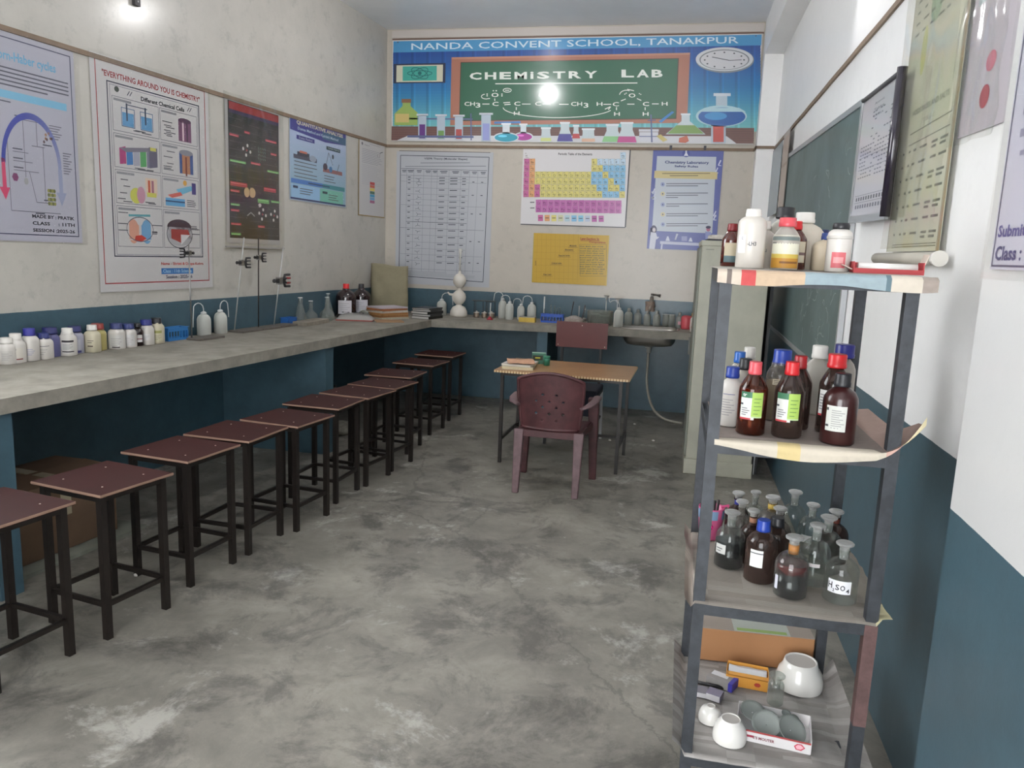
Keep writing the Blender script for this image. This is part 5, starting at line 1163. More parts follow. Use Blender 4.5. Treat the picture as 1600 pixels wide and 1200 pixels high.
obj('tray', cm, mat((176, 62, 66), .6), bx); fm = MB(); fm.rbox((-.095, 0, .014), (.026, .056, .002), ry=.4); fm.rbox((.084, 0, .036), (.002, .05, .03), ry=.3); obj('flap', fm, mat((198, 184, 172), .7), bx)
o = obj('white_tube', MB().tube([(-.068, 0, 0), (.068, 0, 0)], .0115, 14), mat((226, 224, 220), .3, coat=.4), loc=(.498, 2.10-.008, Z1+.0145), rz=math.radians(-2)); tag(o, 'thick white plastic tube lying in the open carton', 'tube')
o = obj('paper_scrap', MB().grid(lambda u, v: (.10*u-.05, .06*v-.03, .004+.016*math.sin(u*3.1)*(.6+.4*v)), 8, 5), mat((150, 138, 118), .9), loc=(.47, 2.30, Z1), solid=.001); tag(o, 'crumpled brown paper scrap behind the white tube on the rack top', 'paper')

# --- bottom shelf
Z4 = SH[3]+.0075
t = carton('cardboard_box', 'flat orange-brown cardboard box at the back of the bottom shelf', (.325, 2.595, Z4), .06, .375, .17, .115, mat((170, 122, 82), .75, grime=.06, scale=4), flaps=False, tape=False)
obj('printed_band', MB().box(-.07, -.083, .1145, .11, .05, .1165), mat((168, 172, 164), .5), t); obj('green_print', MB().box(-.06, -.078, .1165, .10, -.060, .1172), mat((140, 164, 90), .5), t); obj('lid_top', MB().box(-.186, -.084, .1145, .186, .084, .1158), mat((150, 138, 128), .6), t)
t = thing('slide_box', 'open orange-yellow box with a crumpled white wrapper inside, before the cardboard box', 'box', (.300, 2.395, Z4), -.10)
ym = MB(); ym.box(-.062, -.034, 0, .062, .034, .002); ym.box(-.062, -.036, 0, .062, -.034, .036); ym.box(-.062, .034, 0, .062, .036, .046); ym.box(-.064, -.036, 0, -.062, .036, .04); ym.box(.062, -.036, 0, .064, .036, .04); ym.box(-.062, -.036, .034, .062, -.012, .036)
obj('tray', ym, mat((216, 152, 62), .5), t); obj('emblem', MB().lathe([(.008, 0), (.008, .0008)], 6, (0, 0, 0)), mat((176, 60, 50), .5), t).matrix_local = Matrix.Translation((.032, -.0362, .018)) @ Matrix.Rotation(PI/2, 4, 'X') @ Matrix.Diagonal((1.3, .9, 1, 1))
obj('wrapper', MB().grid(lambda u, v: (-.058+.116*u, -.012+.044*v, .032+.012*math.sin(v*3)+.006*noise.noise(Vector((u*4, v*4, 1)))), 10, 6), mat((196, 196, 198), .35), t)
def small_box(name, lb, loc, rz, w, d, h, c, side=None, ctop=None):
    t = thing(name, lb, 'box', loc, rz); obj('body', MB().box(-w/2, -d/2, 0, w/2, d/2, h), mat(c, .5, grime=.1), t, bevel=.001)
    if side: obj('end_flap', MB().box(-w/2+.002, -d/2-.0012, .002, w/2-.002, -d/2, h-.002), mat(side, .5), t)
    if ctop: obj('printed_panel', MB().box(-w*.42, -d*.1, h, w*.2, d*.36, h+.0008), mat(ctop, .5), t)
    return t
t = small_box('slide_carton', 'grey and white carton with a dark blue end propped on the orange box', (.222, 2.36, Z4+.002), -.45, .085, .055, .026, (140, 136, 134), None, (196, 196, 200)); obj('blue_end', MB().box(.030, -.0280, .0, .0435, .0280, .0268), mat((56, 54, 150), .5), t)
small_box('cover_slip_box', 'small grey-lilac box with a white end, right one of the pair', (.196, 2.275, Z4), -.35, .045, .040, .022, (134, 128, 146), (206, 204, 208))
small_box('cover_slip_box', 'small grey box with a white end close to the rack leg', (.150, 2.285, Z4), -.08, .050, .040, .018, (128, 124, 132), (206, 204, 208))
o = obj('thermometer_case', MB().tube([(0, 0, .006), (.10, -.012, .006)], .006, 8), mat((40, 38, 40), .4), loc=(.130, 2.345, Z4)); tag(o, 'thin dark striped case lying behind the small boxes', 'case')
m_porc = mat((222, 219, 214), .22, coat=.4)
def bowl_down(name, lb, loc, r, h, foot):
    t = thing(name, lb, 'bowl', loc); P = [(r*.97, 0), (r, h*.10), (r*.985, h*.34), (r*.90, h*.60), (r*.74, h*.80), (foot*1.05, h*.89), (foot*1.02, h*.9), (foot, h), (foot*.9, h), (foot*.86, h*.94), (.002, h*.93)]
    obj('bowl_body', MB().lathe(P, 32, cap0=False), m_porc, t); obj('foot_face', MB().lathe([(foot*.9, h*.965), (.002, h*.965)], 24, cap0=False), mat((176, 170, 164), .7), t); return t
t = bowl_down('mortar', 'large white porcelain mortar upside down before the cardboard box', (.462, 2.425, Z4), .073, .086, .050)
obj('spout', MB().rbox((-.064, -.015, .012), (.026, .024, .016), rz=.3), m_porc, t, bevel=.005)
bowl_down('porcelain_crucible', 'small white porcelain bowl upside down by the front left leg', (.178, 2.155, Z4), .034, .046, .012)
bowl_down('porcelain_crucible', 'medium white porcelain bowl upside down at the front of the bottom shelf', (.228, 2.075, Z4), .047, .064, .027)
t = thing('glassware_box', 'open white and red box full of glass watch dishes on the bottom shelf', 'box', (.352, 2.135, Z4), math.radians(-7))
bm_ = MB(); bw, bd_, bh = .098, .062, .042
bm_.box(-bw, -bd_, 0, bw, bd_, .002); bm_.box(-bw, -bd_-.002, 0, bw, -bd_, bh*.8); bm_.box(-bw, bd_, 0, bw, bd_+.002, bh); bm_.box(-bw-.002, -bd_, 0, -bw, bd_, bh); bm_.box(bw, -bd_, 0, bw+.002, bd_, bh)
obj('tray', bm_, mat((208, 204, 204), .5), t); obj('red_rim', MB().box(-bw, -bd_-.0028, bh*.8-.004, bw, -bd_-.002, bh*.8+.001), mat((160, 60, 60), .5), t)
sg = Art(2*bw, bh*.8); sg.mb.v = []; sg.poly([(.78, .5), (.82, .25), (.88, .22), (.93, .5), (.88, .8), (.81, .78)], (190, 60, 80), 1); sg.poly([(.80, .5), (.83, .32), (.87, .3), (.91, .5), (.87, .7), (.82, .7)], (226, 170, 180), 2)
sg.text("'E'S MOUTER", .22, .66, .52, .26, (120, 56, 66), bold=.03); sg.rect(.12, .40, .24, .60, (150, 50, 70), 1)
o = obj('front_print', sg.mb, m_lab, t); o.matrix_local = Matrix.Translation((-bw, -bd_-.0022, bh*.8)) @ Matrix.Rotation(PI/2, 4, 'X')
m_dish = glass('watch_glass', (200, 206, 204), dust=.45, dustc=(176, 180, 176), edge=.5, rough=.1)
def dish(lb, loc, r, rx, ry):
    P = [(.002, 0), (r*.5, r*.05), (r*.8, r*.14), (r, r*.26), (r, r*.28), (r*.8, r*.165), (r*.5, r*.075), (.002, r*.02)]
    o = obj('watch_glass', MB().lathe(P, 28, cap0=False, cap1=False), m_dish); o.location = loc; o.rotation_euler = (rx, ry, 0); o['group'] = 'watch glasses in the open box'; return tag(o, lb, 'watch glass')
dish('round watch glass leaning left in the open box', (.330, 2.118, Z4+.034), .040, .55, -.15)
dish('largest watch glass leaning right in the open box', (.394, 2.112, Z4+.032), .042, .55, .45)
dish('shiny watch glass at the back left corner of the open box', (.296, 2.17, Z4+.034), .036, .35, .1)
dish('small watch glass at the back right corner of the open box', (.390, 2.178, Z4+.040), .014, .4, .2)
dish('smaller glass lid in front of the back right watch glass', (.410, 2.160, Z4+.038), .014, .5, .3)
dish('watch glass lying low under the leaning ones in the box', (.350, 2.12, Z4+.006), .040, .05, -.05)
bottle('glass_vial', 'clear glass weighing bottle standing behind the watch glass box', 'bottle', (.375, 2.30, Z4), .024, .095, 'jar', G_LAB, capk='stopper', cap=G_LAB)
# ---------------------------------------------------------------- on the worktop: jars along the left wall
G1 = 'chemical jars in a row at the near end of the left worktop'
DB, CR = mat((38, 42, 96), .4), mat((198, 190, 166), .45)
JB = (206, 202, 196); W1 = (196, 192, 186)
def lj(c=W1): return [(.12, .52, 42, -42, c)]+rows(.18, .48, 34, -30, 4, (120, 118, 120))
J = [
 (3.454, .041, .140, 'jar', OPQ, WHT, .72, 2.6, None, 'white jar at the left photo edge, first of the row', 0),
 (3.510, .042, .158, 'jar', OPQ, WHT, .70, 3.5, [(.12, .52, 45, -45, (206, 200, 190)), (.12, .16, 45, -45, (120, 50, 50)), (.44, .50, 45, 0, (80, 80, 84))], 'white jar with a white lid and printed label, second of the row', 0),
 (3.595, .045, .178, 'round', OPQ, mat((50, 50, 140), .4), .72, 3.2, rows(.2, .42, 20, -30, 4, (110, 120, 170)), 'white shouldered jug-like bottle with a violet-blue lid, third of the row', .78),
 (3.682, .048, .146, 'jar', OPQ, mat((44, 52, 110), .4), .76, 4, [(.50, .52, 60, -40, (90, 90, 96))]+rows(.2, .45, 40, -20, 3), 'low white jar with a dark blue lid, fourth of the row', 0),
 (3.762, .042, .168, 'jar', mat((96, 96, 140), .4), DB, .92, 4, [(.14, .55, 40, 0, (170, 172, 190))], 'all-blue jar with a large dark blue lid', 0),
 (3.842, .047, .160, 'jar', OPQ, WHT, .70, 4, [(.10, .55, 46, -46, (206, 204, 200)), (.50, .57, 46, -46, (50, 46, 50)), (.14, .18, 46, -46, (60, 54, 58))]+rows(.24, .46, 40, -36, 5), 'white jar with a white lid and black-banded label', 0),
 (3.930, .046, .162, 'jar', mat((160, 160, 176), .4), DB, .88, 4, [(.14, .52, 44, -44, (176, 176, 184)), (.04, .12, 50, -50, (60, 60, 110))], 'pale lilac jar with a dark blue lid and blue base band', 0),
 (4.018, .044, .164, 'round', CR, WHT, .66, 3.5, rows(.22, .34, 40, -30, 1, (70, 60, 54), .04)+rows(.36, .5, 40, -20, 2, (90, 84, 78), .02), 'cream plastic bottle with a white cap next to the yellow jar', .80),
 (4.100, .042, .164, 'jar', mat((176, 164, 104), .4), mat((136, 52, 44), .4), .86, 4, rows(.4, .46, 20, -20, 1, (90, 80, 50), .03), 'yellow jar with a brownish red lid', 0),
 (4.205, .045, .160, 'jar', OPQ, mat((48, 56, 104), .4), .84, 5, [(.06, .56, 60, -60, (206, 204, 200))]+rows(.14, .48, 50, -40, 5, (130, 122, 126))+[(.06, .10, 40, -20, (60, 54, 58))], 'square white jar with a dark blue lid, left of a matching pair', 0),
 (4.300, .042, .150, 'jar', OPQ, mat((46, 58, 112), .4), .86, 5, [(.08, .56, 60, -60, (204, 202, 200))]+rows(.16, .48, 50, -40, 4, (140, 132, 136)), 'square white jar with a dark blue lid, right of a matching pair', 0),
 (4.380, .034, .146, 'round', DRK, BLK, .62, 2, [(.18, .5, 50, -50, (190, 188, 186)), (.30, .34, 50, -50, (120, 60, 60))], 'small brown bottle with a black cap in the jar row', .82),
 (4.456, .045, .164, 'jar', OPQ, mat((38, 46, 120), .4), .84, 4, [(.2, .45, 30, -30, (210, 208, 206))]+rows(.24, .42, 24, -20, 3, (150, 150, 156)), 'white jar with a bright blue lid, last but one of the row', 0),
 (4.549, .042, .168, 'jar', CR, BLK, .74, 4, [(.10, .56, 46, -46, (196, 190, 160)), (.42, .52, 46, -46, (150, 150, 90))]+rows(.16, .38, 40, -40, 5, (130, 122, 110)), 'cream jar with a black lid at the end of the row', 0)]
BACKROW = (J[0][4],) and [J[4][4], J[6][4], J[8][4]]
for y, r, h, k, b, c, cr, sq, lab, lb, cz in J:
    d = 3.53+(y-3.475)*.02*0; x = wx(y)+(.068 if b in BACKROW else .105)+.004; r = min(r, .041)
    bottle('chemical_jar' if k == 'jar' else 'chemical_bottle', lb+' on the left worktop' if len(lb.split()) < 12 else lb, 'jar' if k == 'jar' else 'bottle', (x, y, CT), r, h, k, b, c, capr=cr, sq=sq, lab=lab or lj(), group=G1, capz=cz or (.78 if k == 'jar' else .8), n=24)
# --- baskets and racks
def basket(loc, rz, w, d, h, m, lb, name='plastic_basket', cat='basket', holes=7):
    t = thing(name, lb, cat, loc, rz); b = MB(); th = .003
    b.box(-w/2, -d/2, 0, w/2, d/2, th)
    for s in (-1, 1):
        b.box(-w/2, s*d/2-th/2, 0, w/2, s*d/2+th/2, h*.2); b.box(-w/2, s*d/2-th/2, h*.75, w/2, s*d/2+th/2, h); b.box(s*w/2-th/2, -d/2, 0, s*w/2+th/2, d/2, h)
        for k in range(holes+1): x = -w/2+w*k/holes; b.box(x-.004, s*d/2-th/2, h*.2, x+.004, s*d/2+th/2, h*.75)
    obj('basket_body', b, m, t); r_ = MB(); r_.box(-w/2-.006, -d/2-.006, h, w/2+.006, -d/2, h+.005); r_.box(-w/2-.006, d/2, h, w/2+.006, d/2+.006, h+.005); r_.box(-w/2-.006, -d/2, h, -w/2, d/2, h+.005); r_.box(w/2, -d/2, h, w/2+.006, d/2, h+.005)
    obj('rim', r_, m, t); return t
MBL = mat((52, 116, 176), .4)
basket((-3.405, 4.745, CT), PI/2-A, .19, .07, .085, MBL, 'light blue slotted plastic basket at the end of the jar row on the left worktop')
basket((-3.285, 6.145, CT), PI/2-A, .13, .07, .055, mat((36, 92, 160), .4), 'small blue slotted basket beside the last iron stand bases')
# --- retort stands
m_rod = mat((150, 148, 146), .3, metal=.9); m_base = mat((96, 90, 84), .7, grime=.25, scale=18); m_clampd = mat((40, 38, 40), .4)
def stand(loc, rz, bw, bd, rod, rodh, lean, lb, clamp=None, mr=None, burette=False):
    t = thing('retort_stand', lb, 'laboratory stand', loc, rz, 'retort stands on the left worktop')
    obj('base_plate', MB().box(-bw/2, -bd/2, 0, bw/2, bd/2, .016), m_base, t, bevel=.003)
    top = (rod[0]+lean[0], rod[1]+lean[1], rodh)
    obj('rod', MB().tube([(rod[0], rod[1], .014), top], .005, 10), mr or m_rod, t)
    if clamp:
        z, s, ang = clamp; k = z/rodh; px, py = rod[0]+lean[0]*k, rod[1]+lean[1]*k; ca, sa = math.cos(ang), math.sin(ang)
        def P(f, q, dz): return (px+ca*f-sa*q, py+sa*f+ca*q, z+dz)
        c = obj('clamp', MB().bar(P(-.02*s, 0, 0), P(.05*s, 0, 0), .026*s), m_clampd, t)
        for q in (-1, 1):
            j = MB(); j.tube([P(.045*s, 0, 0), P(.06*s, 0, .035*s*q), P(.11*s, 0, .036*s*q)], .008*s, 8); j.tube([P(.05*s, 0, 0), P(.07*s, 0, .013*s*q), P(.11*s, 0, .014*s*q)], .006*s, 8)
            obj('jaw', j, m_clampd, c)
            if s > 1.1: obj('grip', MB().tube([P(.075*s, 0, .014*s*q), P(.115*s, 0, .0145*s*q)], .0065*s, 8), mat((150, 50, 50), .5), c)
        obj('thumb_screw', MB().tube([P(-.02*s, 0, 0), P(-.055*s, 0, 0)], [.006*s, .013*s], 8), m_clampd, c)
        obj('boss_head', MB().bar(P(0, .0, -.022*s), P(0, 0, .022*s), .03*s), m_rod, c)
    return t
stand((-3.262, 4.90, CT), PI/2-A, .26, .12, (-.11, .03), .66, (0, 0), 'retort stand with a small clamp high on its rod, nearest to the jar row', (.60, .8, PI), None)
stand((-3.285, 5.46, CT), PI/2-A, .25, .14, (-.10, .03), .72, (.10, -.03), 'retort stand with a leaning pale rod beside the second wash bottle', (.53, 1.0, 0), mat((176, 176, 174), .3, .5))
stand((-3.262, 5.715, CT), PI/2-A, .24, .14, (-.05, .03), .72, (.02, 0), 'retort stand with a dark upright rod, middle of the three adjoining bases', (.57, .9, 0), mat((66, 60, 56), .4, .5))
stand((-3.24, 5.96, CT), PI/2-A, .23, .14, (-.10, .02), .66, (.12, -.02), 'retort stand with the largest dark clamp with red grips', (.38, 1.35, 0), mat((186, 186, 184), .3, .5))
for k, (y, z) in enumerate(((6.16, 0), (6.37, 0))):
    o = obj('wooden_block', MB().box(-.10, -.07, 0, .10, .07, .034), mat((136, 128, 116), .8, grime=.2), loc=(-3.13, y, CT), rz=PI/2-A+.1*k, bevel=.003); tag(o, ['flat grey block beside the small blue basket on the left worktop', 'flat grey block in front of the clear flasks on the left worktop'][k], 'block')
# --- wash bottles
m_wash = glass('milky_plastic', (200, 200, 196), dust=.85, dustc=(206, 207, 200), edge=.5, rough=.3); m_tube_ = mat((196, 198, 196), .4)
def wash(loc, r, h, rz, lb, drop=.6, group='wash bottles on the worktop'):
    t = thing('wash_bottle', lb, 'wash bottle', loc, rz, group)
    obj('bottle_body', MB().lathe([(a*r, b*h) for a, b in PROF['wash']], 24), m_wash, t)
    obj('cap', MB().lathe([(r*.42, h*.93), (r*.42, h*1.0), (r*.30, h*1.03), (r*.14, h*1.05)], 16), m_tube_, t)
    pts = [(0, 0, h*1.03), (0, 0, h*1.16)]+[(r*1.1*(1-math.cos(k*PI/6)), 0, h*1.16+r*.9*math.sin(k*PI/6)) for k in range(1, 6)]+[(r*2.25, 0, h*(1.16-drop*.5)), (r*2.3, 0, h*(1.16-drop))]
    obj('spout_tube', MB().tube(pts, .0035, 8), m_tube_, t); return t
def _base(): pass
wash((-3.392, 5.075, CT), .050, .168, -PI/2-.1, 'milky wash bottle, left of the pair between the first two stands', .75)
wash((-3.378, 5.265, CT), .048, .172, PI/2, 'milky wash bottle, right of the pair between the first two stands', .5)
wash((-2.44, 7.86, CT), .052, .165, .1, 'dusty wash bottle left of the white bulbous gas apparatus', .5)
wash((-1.795, 7.92, CT), .043, .200, PI, 'tallest wash bottle, first of the four beside the spirit burners', .35)
wash((-1.695, 7.81, CT), .043, .180, PI, 'wash bottle second of the four, its tube crossing behind', .3)
wash((-1.59, 7.88, CT), .038, .155, PI, 'smallest wash bottle, third of the four', .3)
wash((-1.48, 7.90, CT), .045, .178, PI, 'wash bottle fourth of the four, behind the yellow box', .5)
wash((-.565, 7.66, CT), .048, .185, PI*.9, 'large wash bottle to the left of the sink, before the thistle funnels', -.35)
# --- flasks
def flask_obj(name, lb, loc, P, m=None, neck=None):
    t = thing(name, lb, 'flask', loc, group='clear glassware on the worktop'); obj('flask_body', MB().lathe(P, 26, cap1=False), m or G_LAB, t)
    z = P[-1][1]; obj('rim', MB().lathe([(P[-1][0]*1.0, z-.003), (P[-1][0]*1.25, z), (P[-1][0]*1.0, z+.003)], 20, cap0=False, cap1=False), m_tube_ if neck is None else neck, t); return t
def conical(r, h, nr): return [(r*.95, 0), (r, .006), (r*.96, .02), (nr*1.3, h*.68), (nr, h*.76), (nr, h)]
def volum(r, h, nr): return [(r*.5, 0), (r*.85, h*.05), (r, h*.2), (r*.9, h*.36), (r*.5, h*.48), (nr, h*.55), (nr, h)]
flask_obj('conical_flask', 'clear conical flask, tallest at the left of the flask group', (-3.268, 6.325, CT), conical(.06, .22, .018))
flask_obj('round_flask', 'clear round-bodied flask in the middle of the flask group', (-3.235, 6.46, CT), volum(.062, .185, .017))
flask_obj('round_flask', 'clear round-bodied flask with a tall neck, right of the flask group', (-3.145, 6.60, CT), volum(.068, .215, .018))
flask_obj('conical_flask', 'clear flask half hidden behind the right one of the flask group', (-3.20, 6.74, CT), conical(.062, .24, .016))
# --- far left corner
bottle('acid_bottle', 'large dark glass bottle with a red cap in the far left corner', 'bottle', (-3.15, 7.03, CT), .098, .325, 'round', DRK, RED, capr=.30, lab=[(.12, .52, 30, -50, (196, 192, 196))]+rows(.2, .48, 24, -40, 5, (150, 146, 150)), az=-PI/2+.1)
bottle('acid_bottle', 'large dark glass bottle with a black cap beside the red-capped one', 'bottle', (-3.10, 7.28, CT), .092, .318, 'round', DRK, BLK, capr=.30, lab=[(.12, .52, 30, -60, (190, 188, 196))]+rows(.2, .48, 24, -40, 5, (150, 146, 150)), az=-PI/2+.1)
m_sack = mat((140, 132, 108), .85, grime=.12, scale=7)
sk = MB()
def sf(side):
    def fn(u, v):
        x = -.205+.41*u; z = .505*v; b = .062*math.sin(PI*u)**.5*(1-.55*v)
        return (x*(1-.03*v)+.004*noise.noise(Vector((u*3, v*3, 2))), side*b+.012*noise.noise(Vector((x*8, z*8, side))), z+.012*math.sin(u*5+1)*v)
    return fn
sk.grid(sf(-1), 16, 18); sk.grid(sf(1), 16, 18); o = obj('paper_bag', sk, m_sack, loc=(-2.975, 7.72, CT), rz=math.radians(3), solid=.002); tag(o, 'upright brown kraft paper bag in the far left corner of the worktop', 'paper bag')
# masks and balls in the corner
t = thing('mask_packet', 'grey-white packet with black oval prints and a red base by the dark bottles', 'packet', (-2.95, 6.80, CT), math.radians(14))
obj('packet_body', MB().grid(lambda u, v: (-.17+.34*u, -.09+.18*v, .012+.060*math.sin(PI*u)**.4*math.sin(PI*v)**.5), 16, 12), mat((150, 147, 143), .5), t)
obj('base_sheet', MB().box(-.17, -.09, 0, .17, .09, .012), mat((140, 60, 54), .5), t)
mk = MB()
for cx_, cy_ in ((-.09, -.02), (.02, -.035), (.10, -.03)): mk.grid(lambda u, v, cx_=cx_, cy_=cy_: (cx_+.038*math.cos(2*PI*u)*(.55+.45*v), cy_+.030*math.sin(2*PI*u)*(.55+.45*v), .076-.10*abs(cy_+.030*math.sin(2*PI*u))*.9), 18, 1)
obj('printed_ovals', mk, mat((50, 48, 52), .5), t)
o = obj('plastic_funnel', MB().lathe([(.008, 0), (.010, .04), (.055, .11), (.058, .11), (.012, .038)], 22, cap0=False, cap1=False), m_wash); o.location = (-2.97, 6.99, CT+.075); o.rotation_euler = (1.9, .2, .6); tag(o, 'milky plastic funnel lying between the mask packet and notebooks', 'funnel')
# notebooks and registers
NB = [(.26, .35, .018, (196, 190, 180), 0, 'lowest pale greenish copybook'), (.25, .34, .022, (160, 112, 66), -4, 'thick brown register, second from bottom'), (.25, .34, .022, (172, 124, 72), 3, 'thick orange-brown register in the middle'), (.25, .33, .020, (186, 178, 168), -2, 'white-edged copybook'), (.24, .33, .020, (164, 104, 64), 5, 'orange-brown copybook near the top'), (.24, .33, .014, (186, 176, 184), -5, 'topmost white and pink papers')]
z = CT
for k, (w, d, h, c, r, lb) in enumerate(NB):
    t = thing('notebook', lb+' of the stack on the worktop corner', 'notebook', (-2.79, 7.19, z), math.radians(-28+r), 'registers stacked on the corner of the worktop')
    obj('pages', MB().box(-w/2+.003, -d/2+.003, .0018, w/2-.003, d/2-.003, h-.002), mat([(176, 170, 150), (150, 106, 66), (166, 120, 72), (190, 182, 170), (158, 100, 62), (186, 176, 184)][k], .8, grime=.15, scale=60), t)
    cv = MB(); cv.box(-w/2, -d/2, 0, w/2, d/2, .0018); cv.box(-w/2, -d/2, h-.0019, w/2, d/2, h-.0001); obj('covers', cv, mat(c, .5), t); z += h
for k, (x, y, r, c, lb) in enumerate([(-2.65, 6.87, -20, (150, 116, 84), 'thin brown notebook lying flat before the register stack')]):
    t = thing('notebook', lb, 'notebook', (x, y, CT), math.radians(r-40)); obj('covers', MB().box(-.10, -.13, 0, .10, .13, .010), mat(c, .6), t); obj('pages', MB().box(-.098, -.1315, .002, .098, -.13, .008), mat((196, 186, 168), .8), t)
z = CT
for k, (c, r, h) in enumerate([((30, 34, 32), 0, .028), ((48, 52, 54), 5, .020), ((26, 28, 30), -4, .028), ((44, 48, 50), 6, .018), ((36, 38, 42), 2, .014)]):
    t = thing('black_file', ['lowest black file', 'second dark grey file from the bottom', 'middle black file', 'fourth dark file', 'topmost thin black file'][k]+' of the dark pile beside the stacked registers', 'file', (-2.455, 7.43, z), math.radians(-12+r), 'black files piled on the worktop')
    obj('covers', MB().box(-.10, -.14, 0, .10, .14, h), mat(c, .35), t, bevel=.003); obj('pages', MB().box(-.095, -.1415, .004, .095, -.1395, h-.004), mat((170, 168, 164), .8), t); z += h
# --- gas apparatus
m_frost = mat((206, 200, 190), .5, coat=.1)
t = thing('kipps_apparatus', 'white bulbous gas generator of stacked globes with a tall tube on the worktop', 'apparatus', (-2.235, 7.80, CT))
obj('base_bulb', MB().lathe([(.086, 0), (.092, .02), (.088, .06), (.066, .10), (.030, .118), (.026, .130)], 28), m_frost, t)
obj('middle_globe', MB().lathe([(.026, .126), (.045, .140), (.066, .170), (.072, .205), (.064, .24), (.040, .265), (.024, .275), (.022, .300)], 28), m_frost, t)
obj('upper_globe', MB().lathe([(.022, .298), (.040, .312), (.062, .340), (.068, .375), (.060, .41), (.038, .436), (.016, .448), (.012, .475)], 28), m_frost, t)
obj('tall_tube', MB().lathe([(.011, .47), (.010, .62), (.016, .66), (.018, .70)], 14), mat((196, 194, 188), .4), t)
obj('side_spout', MB().tube([(-.055, -.02, .225), (-.095, -.03, .23), (-.115, -.03, .25)], [.016, .010, .008], 10), m_frost, t)
# --- spirit lamps / burners with tripods
m_tin = mat((140, 124, 110), .4, metal=.7, grime=.2)
for k, (x, y, lb) in enumerate([(-2.05, 7.83, 'small tin burner, left of three under dark wire tripods'), (-1.965, 7.83, 'small tin burner in the middle of three under wire tripods'), (-1.895, 7.85, 'small tin burner behind the wash bottles, right of three')]):
    t = thing('spirit_burner', lb, 'burner', (x, y, CT), group='burners under the wire tripods'); obj('burner_body', MB().lathe([(.028, 0), (.030, .01), (.030, .045), (.026, .052)], 20), m_tin, t); obj('collar', MB().lathe([(.032, .048), (.032, .055), (.012, .058), (.006, .07)], 20), mat((190, 184, 176), .4), t)
for k, (x, y, lb) in enumerate([(-2.05, 7.87, 'dark wire tripod over the left tin burner'), (-1.925, 7.88, 'dark wire tripod over the two right tin burners')]):
    t = thing('wire_tripod', lb, 'tripod', (x, y, CT)); rg = MB().tube([(.055*math.cos(q*PI/9), .055*math.sin(q*PI/9), .17) for q in range(19)], .003, 6); obj('ring', rg, mat((50, 48, 48), .4, .5), t)
    for q in range(3): an = q*2.1+.4; obj('leg', MB().tube([(.055*math.cos(an), .055*math.sin(an), .17), (.062*math.cos(an), .062*math.sin(an), 0)], .003, 6), mat((62, 58, 56), .4, .5), t)
    gz = MB(); gz.box(-.06, -.06, .173, .06, .06, .176); obj('gauze', gz, mat((70, 76, 78), .6), t)
t = thing('dropper_stand', 'small red round base with an upright white glass tube before the burners', 'stand', (-1.865, 7.66, CT)); obj('base', MB().lathe([(.034, 0), (.034, .008), (.016, .014), (.014, .03)], 20), mat((160, 30, 48), .4), t); obj('tube', MB().tube([(0, 0, .02), (.004, 0, .17)], .005, 8), m_tube_, t)
# --- yellow box, upright glass tube, test tube rack
t = small_box('yellow_box', 'flat yellow box on the edge of the back worktop', (-1.475, 7.66, CT), .04, .165, .10, .046, (196, 164, 62)); obj('grey_lid', MB().box(-.0825, -.05, .046, .0825, .05, .049), mat((150, 146, 138), .5), t)
o = obj('glass_tube', MB().tube([(0, 0, 0), (0, 0, .25)], .007, 10), m_tube_, loc=(-1.345, 7.86, CT)); tag(o, 'white glass tube standing upright behind the yellow box', 'tube')
t = basket((-1.235, 7.74, CT), 0, .22, .07, .082, mat((24, 78, 176), .35), 'bright blue test tube rack on the back worktop', 'test_tube_rack', 'test tube rack', 7)
obj('tube_plate', MB().box(-.11, -.035, .058, .11, .035, .062), mat((24, 78, 176), .35), t)
for k, (dx, dy, h) in enumerate(((-.085, .0, .13), (-.02, 0, .175), (.02, -.01, .165), (.045, .01, .145), (.075, 0, .155))):
    o = obj('test_tube', MB().lathe([(.002, 0), (.006, .003), (.008, .012), (.008, h-.004), (.0095, h)], 12, cap1=False), G_LAB, loc=(-1.235+dx, 7.74+dy, CT+.005)); tag(o, ['test tube', 'test tube', 'test tube', 'test tube', 'test tube'][k]+[' at the left end of the blue rack', ' second from the left, tallest in the blue rack', ' near the middle of the blue rack', ' short one right of the middle of the blue rack', ' at the right end of the blue rack'][k], 'test tube', 'test tubes in the blue rack')
# --- dark clutter box with brushes
t = thing('tool_tray', 'pale crumpled tray with dark tools beside the blue test tube rack', 'tray', (-1.00, 7.72, CT), .05)
obj('tray_body', MB().lathe([(.085, 0), (.10, .012), (.105, .06), (.098, .06), (.085, .01)], 20, sq=4, cap1=False), mat((150, 138, 130), .7, grime=.3), t, )
obj('cloth', MB().grid(lambda u, v: (-.09+.2*u, -.08+.15*v, .055+.03*math.sin(u*4)*math.sin(v*3)+.01*noise.noise(Vector((u*6, v*6, 0)))), 14, 10), mat((168, 160, 154), .8, grime=.3), t)
for k, (dx, dy, tx, h, c, lb) in enumerate([(-.06, .03, .03, .21, (30, 30, 36), 'black-tipped rod sticking up from the pale tray'), (.03, .02, .0, .17, (150, 150, 150), 'grey metal rod in the pale tray'), (.06, .0, .03, .18, (70, 66, 66), 'dark tongs leaning right in the pale tray')]):
    o = obj('tool_rod', MB().tube([(0, 0, 0), (tx, 0, h)], [.004, .007], 8), mat(c, .4), loc=(-1.00+dx, 7.74+dy, CT+.012)); tag(o, lb, 'tool')
o = obj('measuring_cylinder', MB().tube([(0, 0, .01), (.015, -.02, .17)], .010, 12), G_LAB, loc=(-.905, 7.64, CT)); tag(o, 'slim clear measuring cylinder leaning between tray and glass trough', 'cylinder')
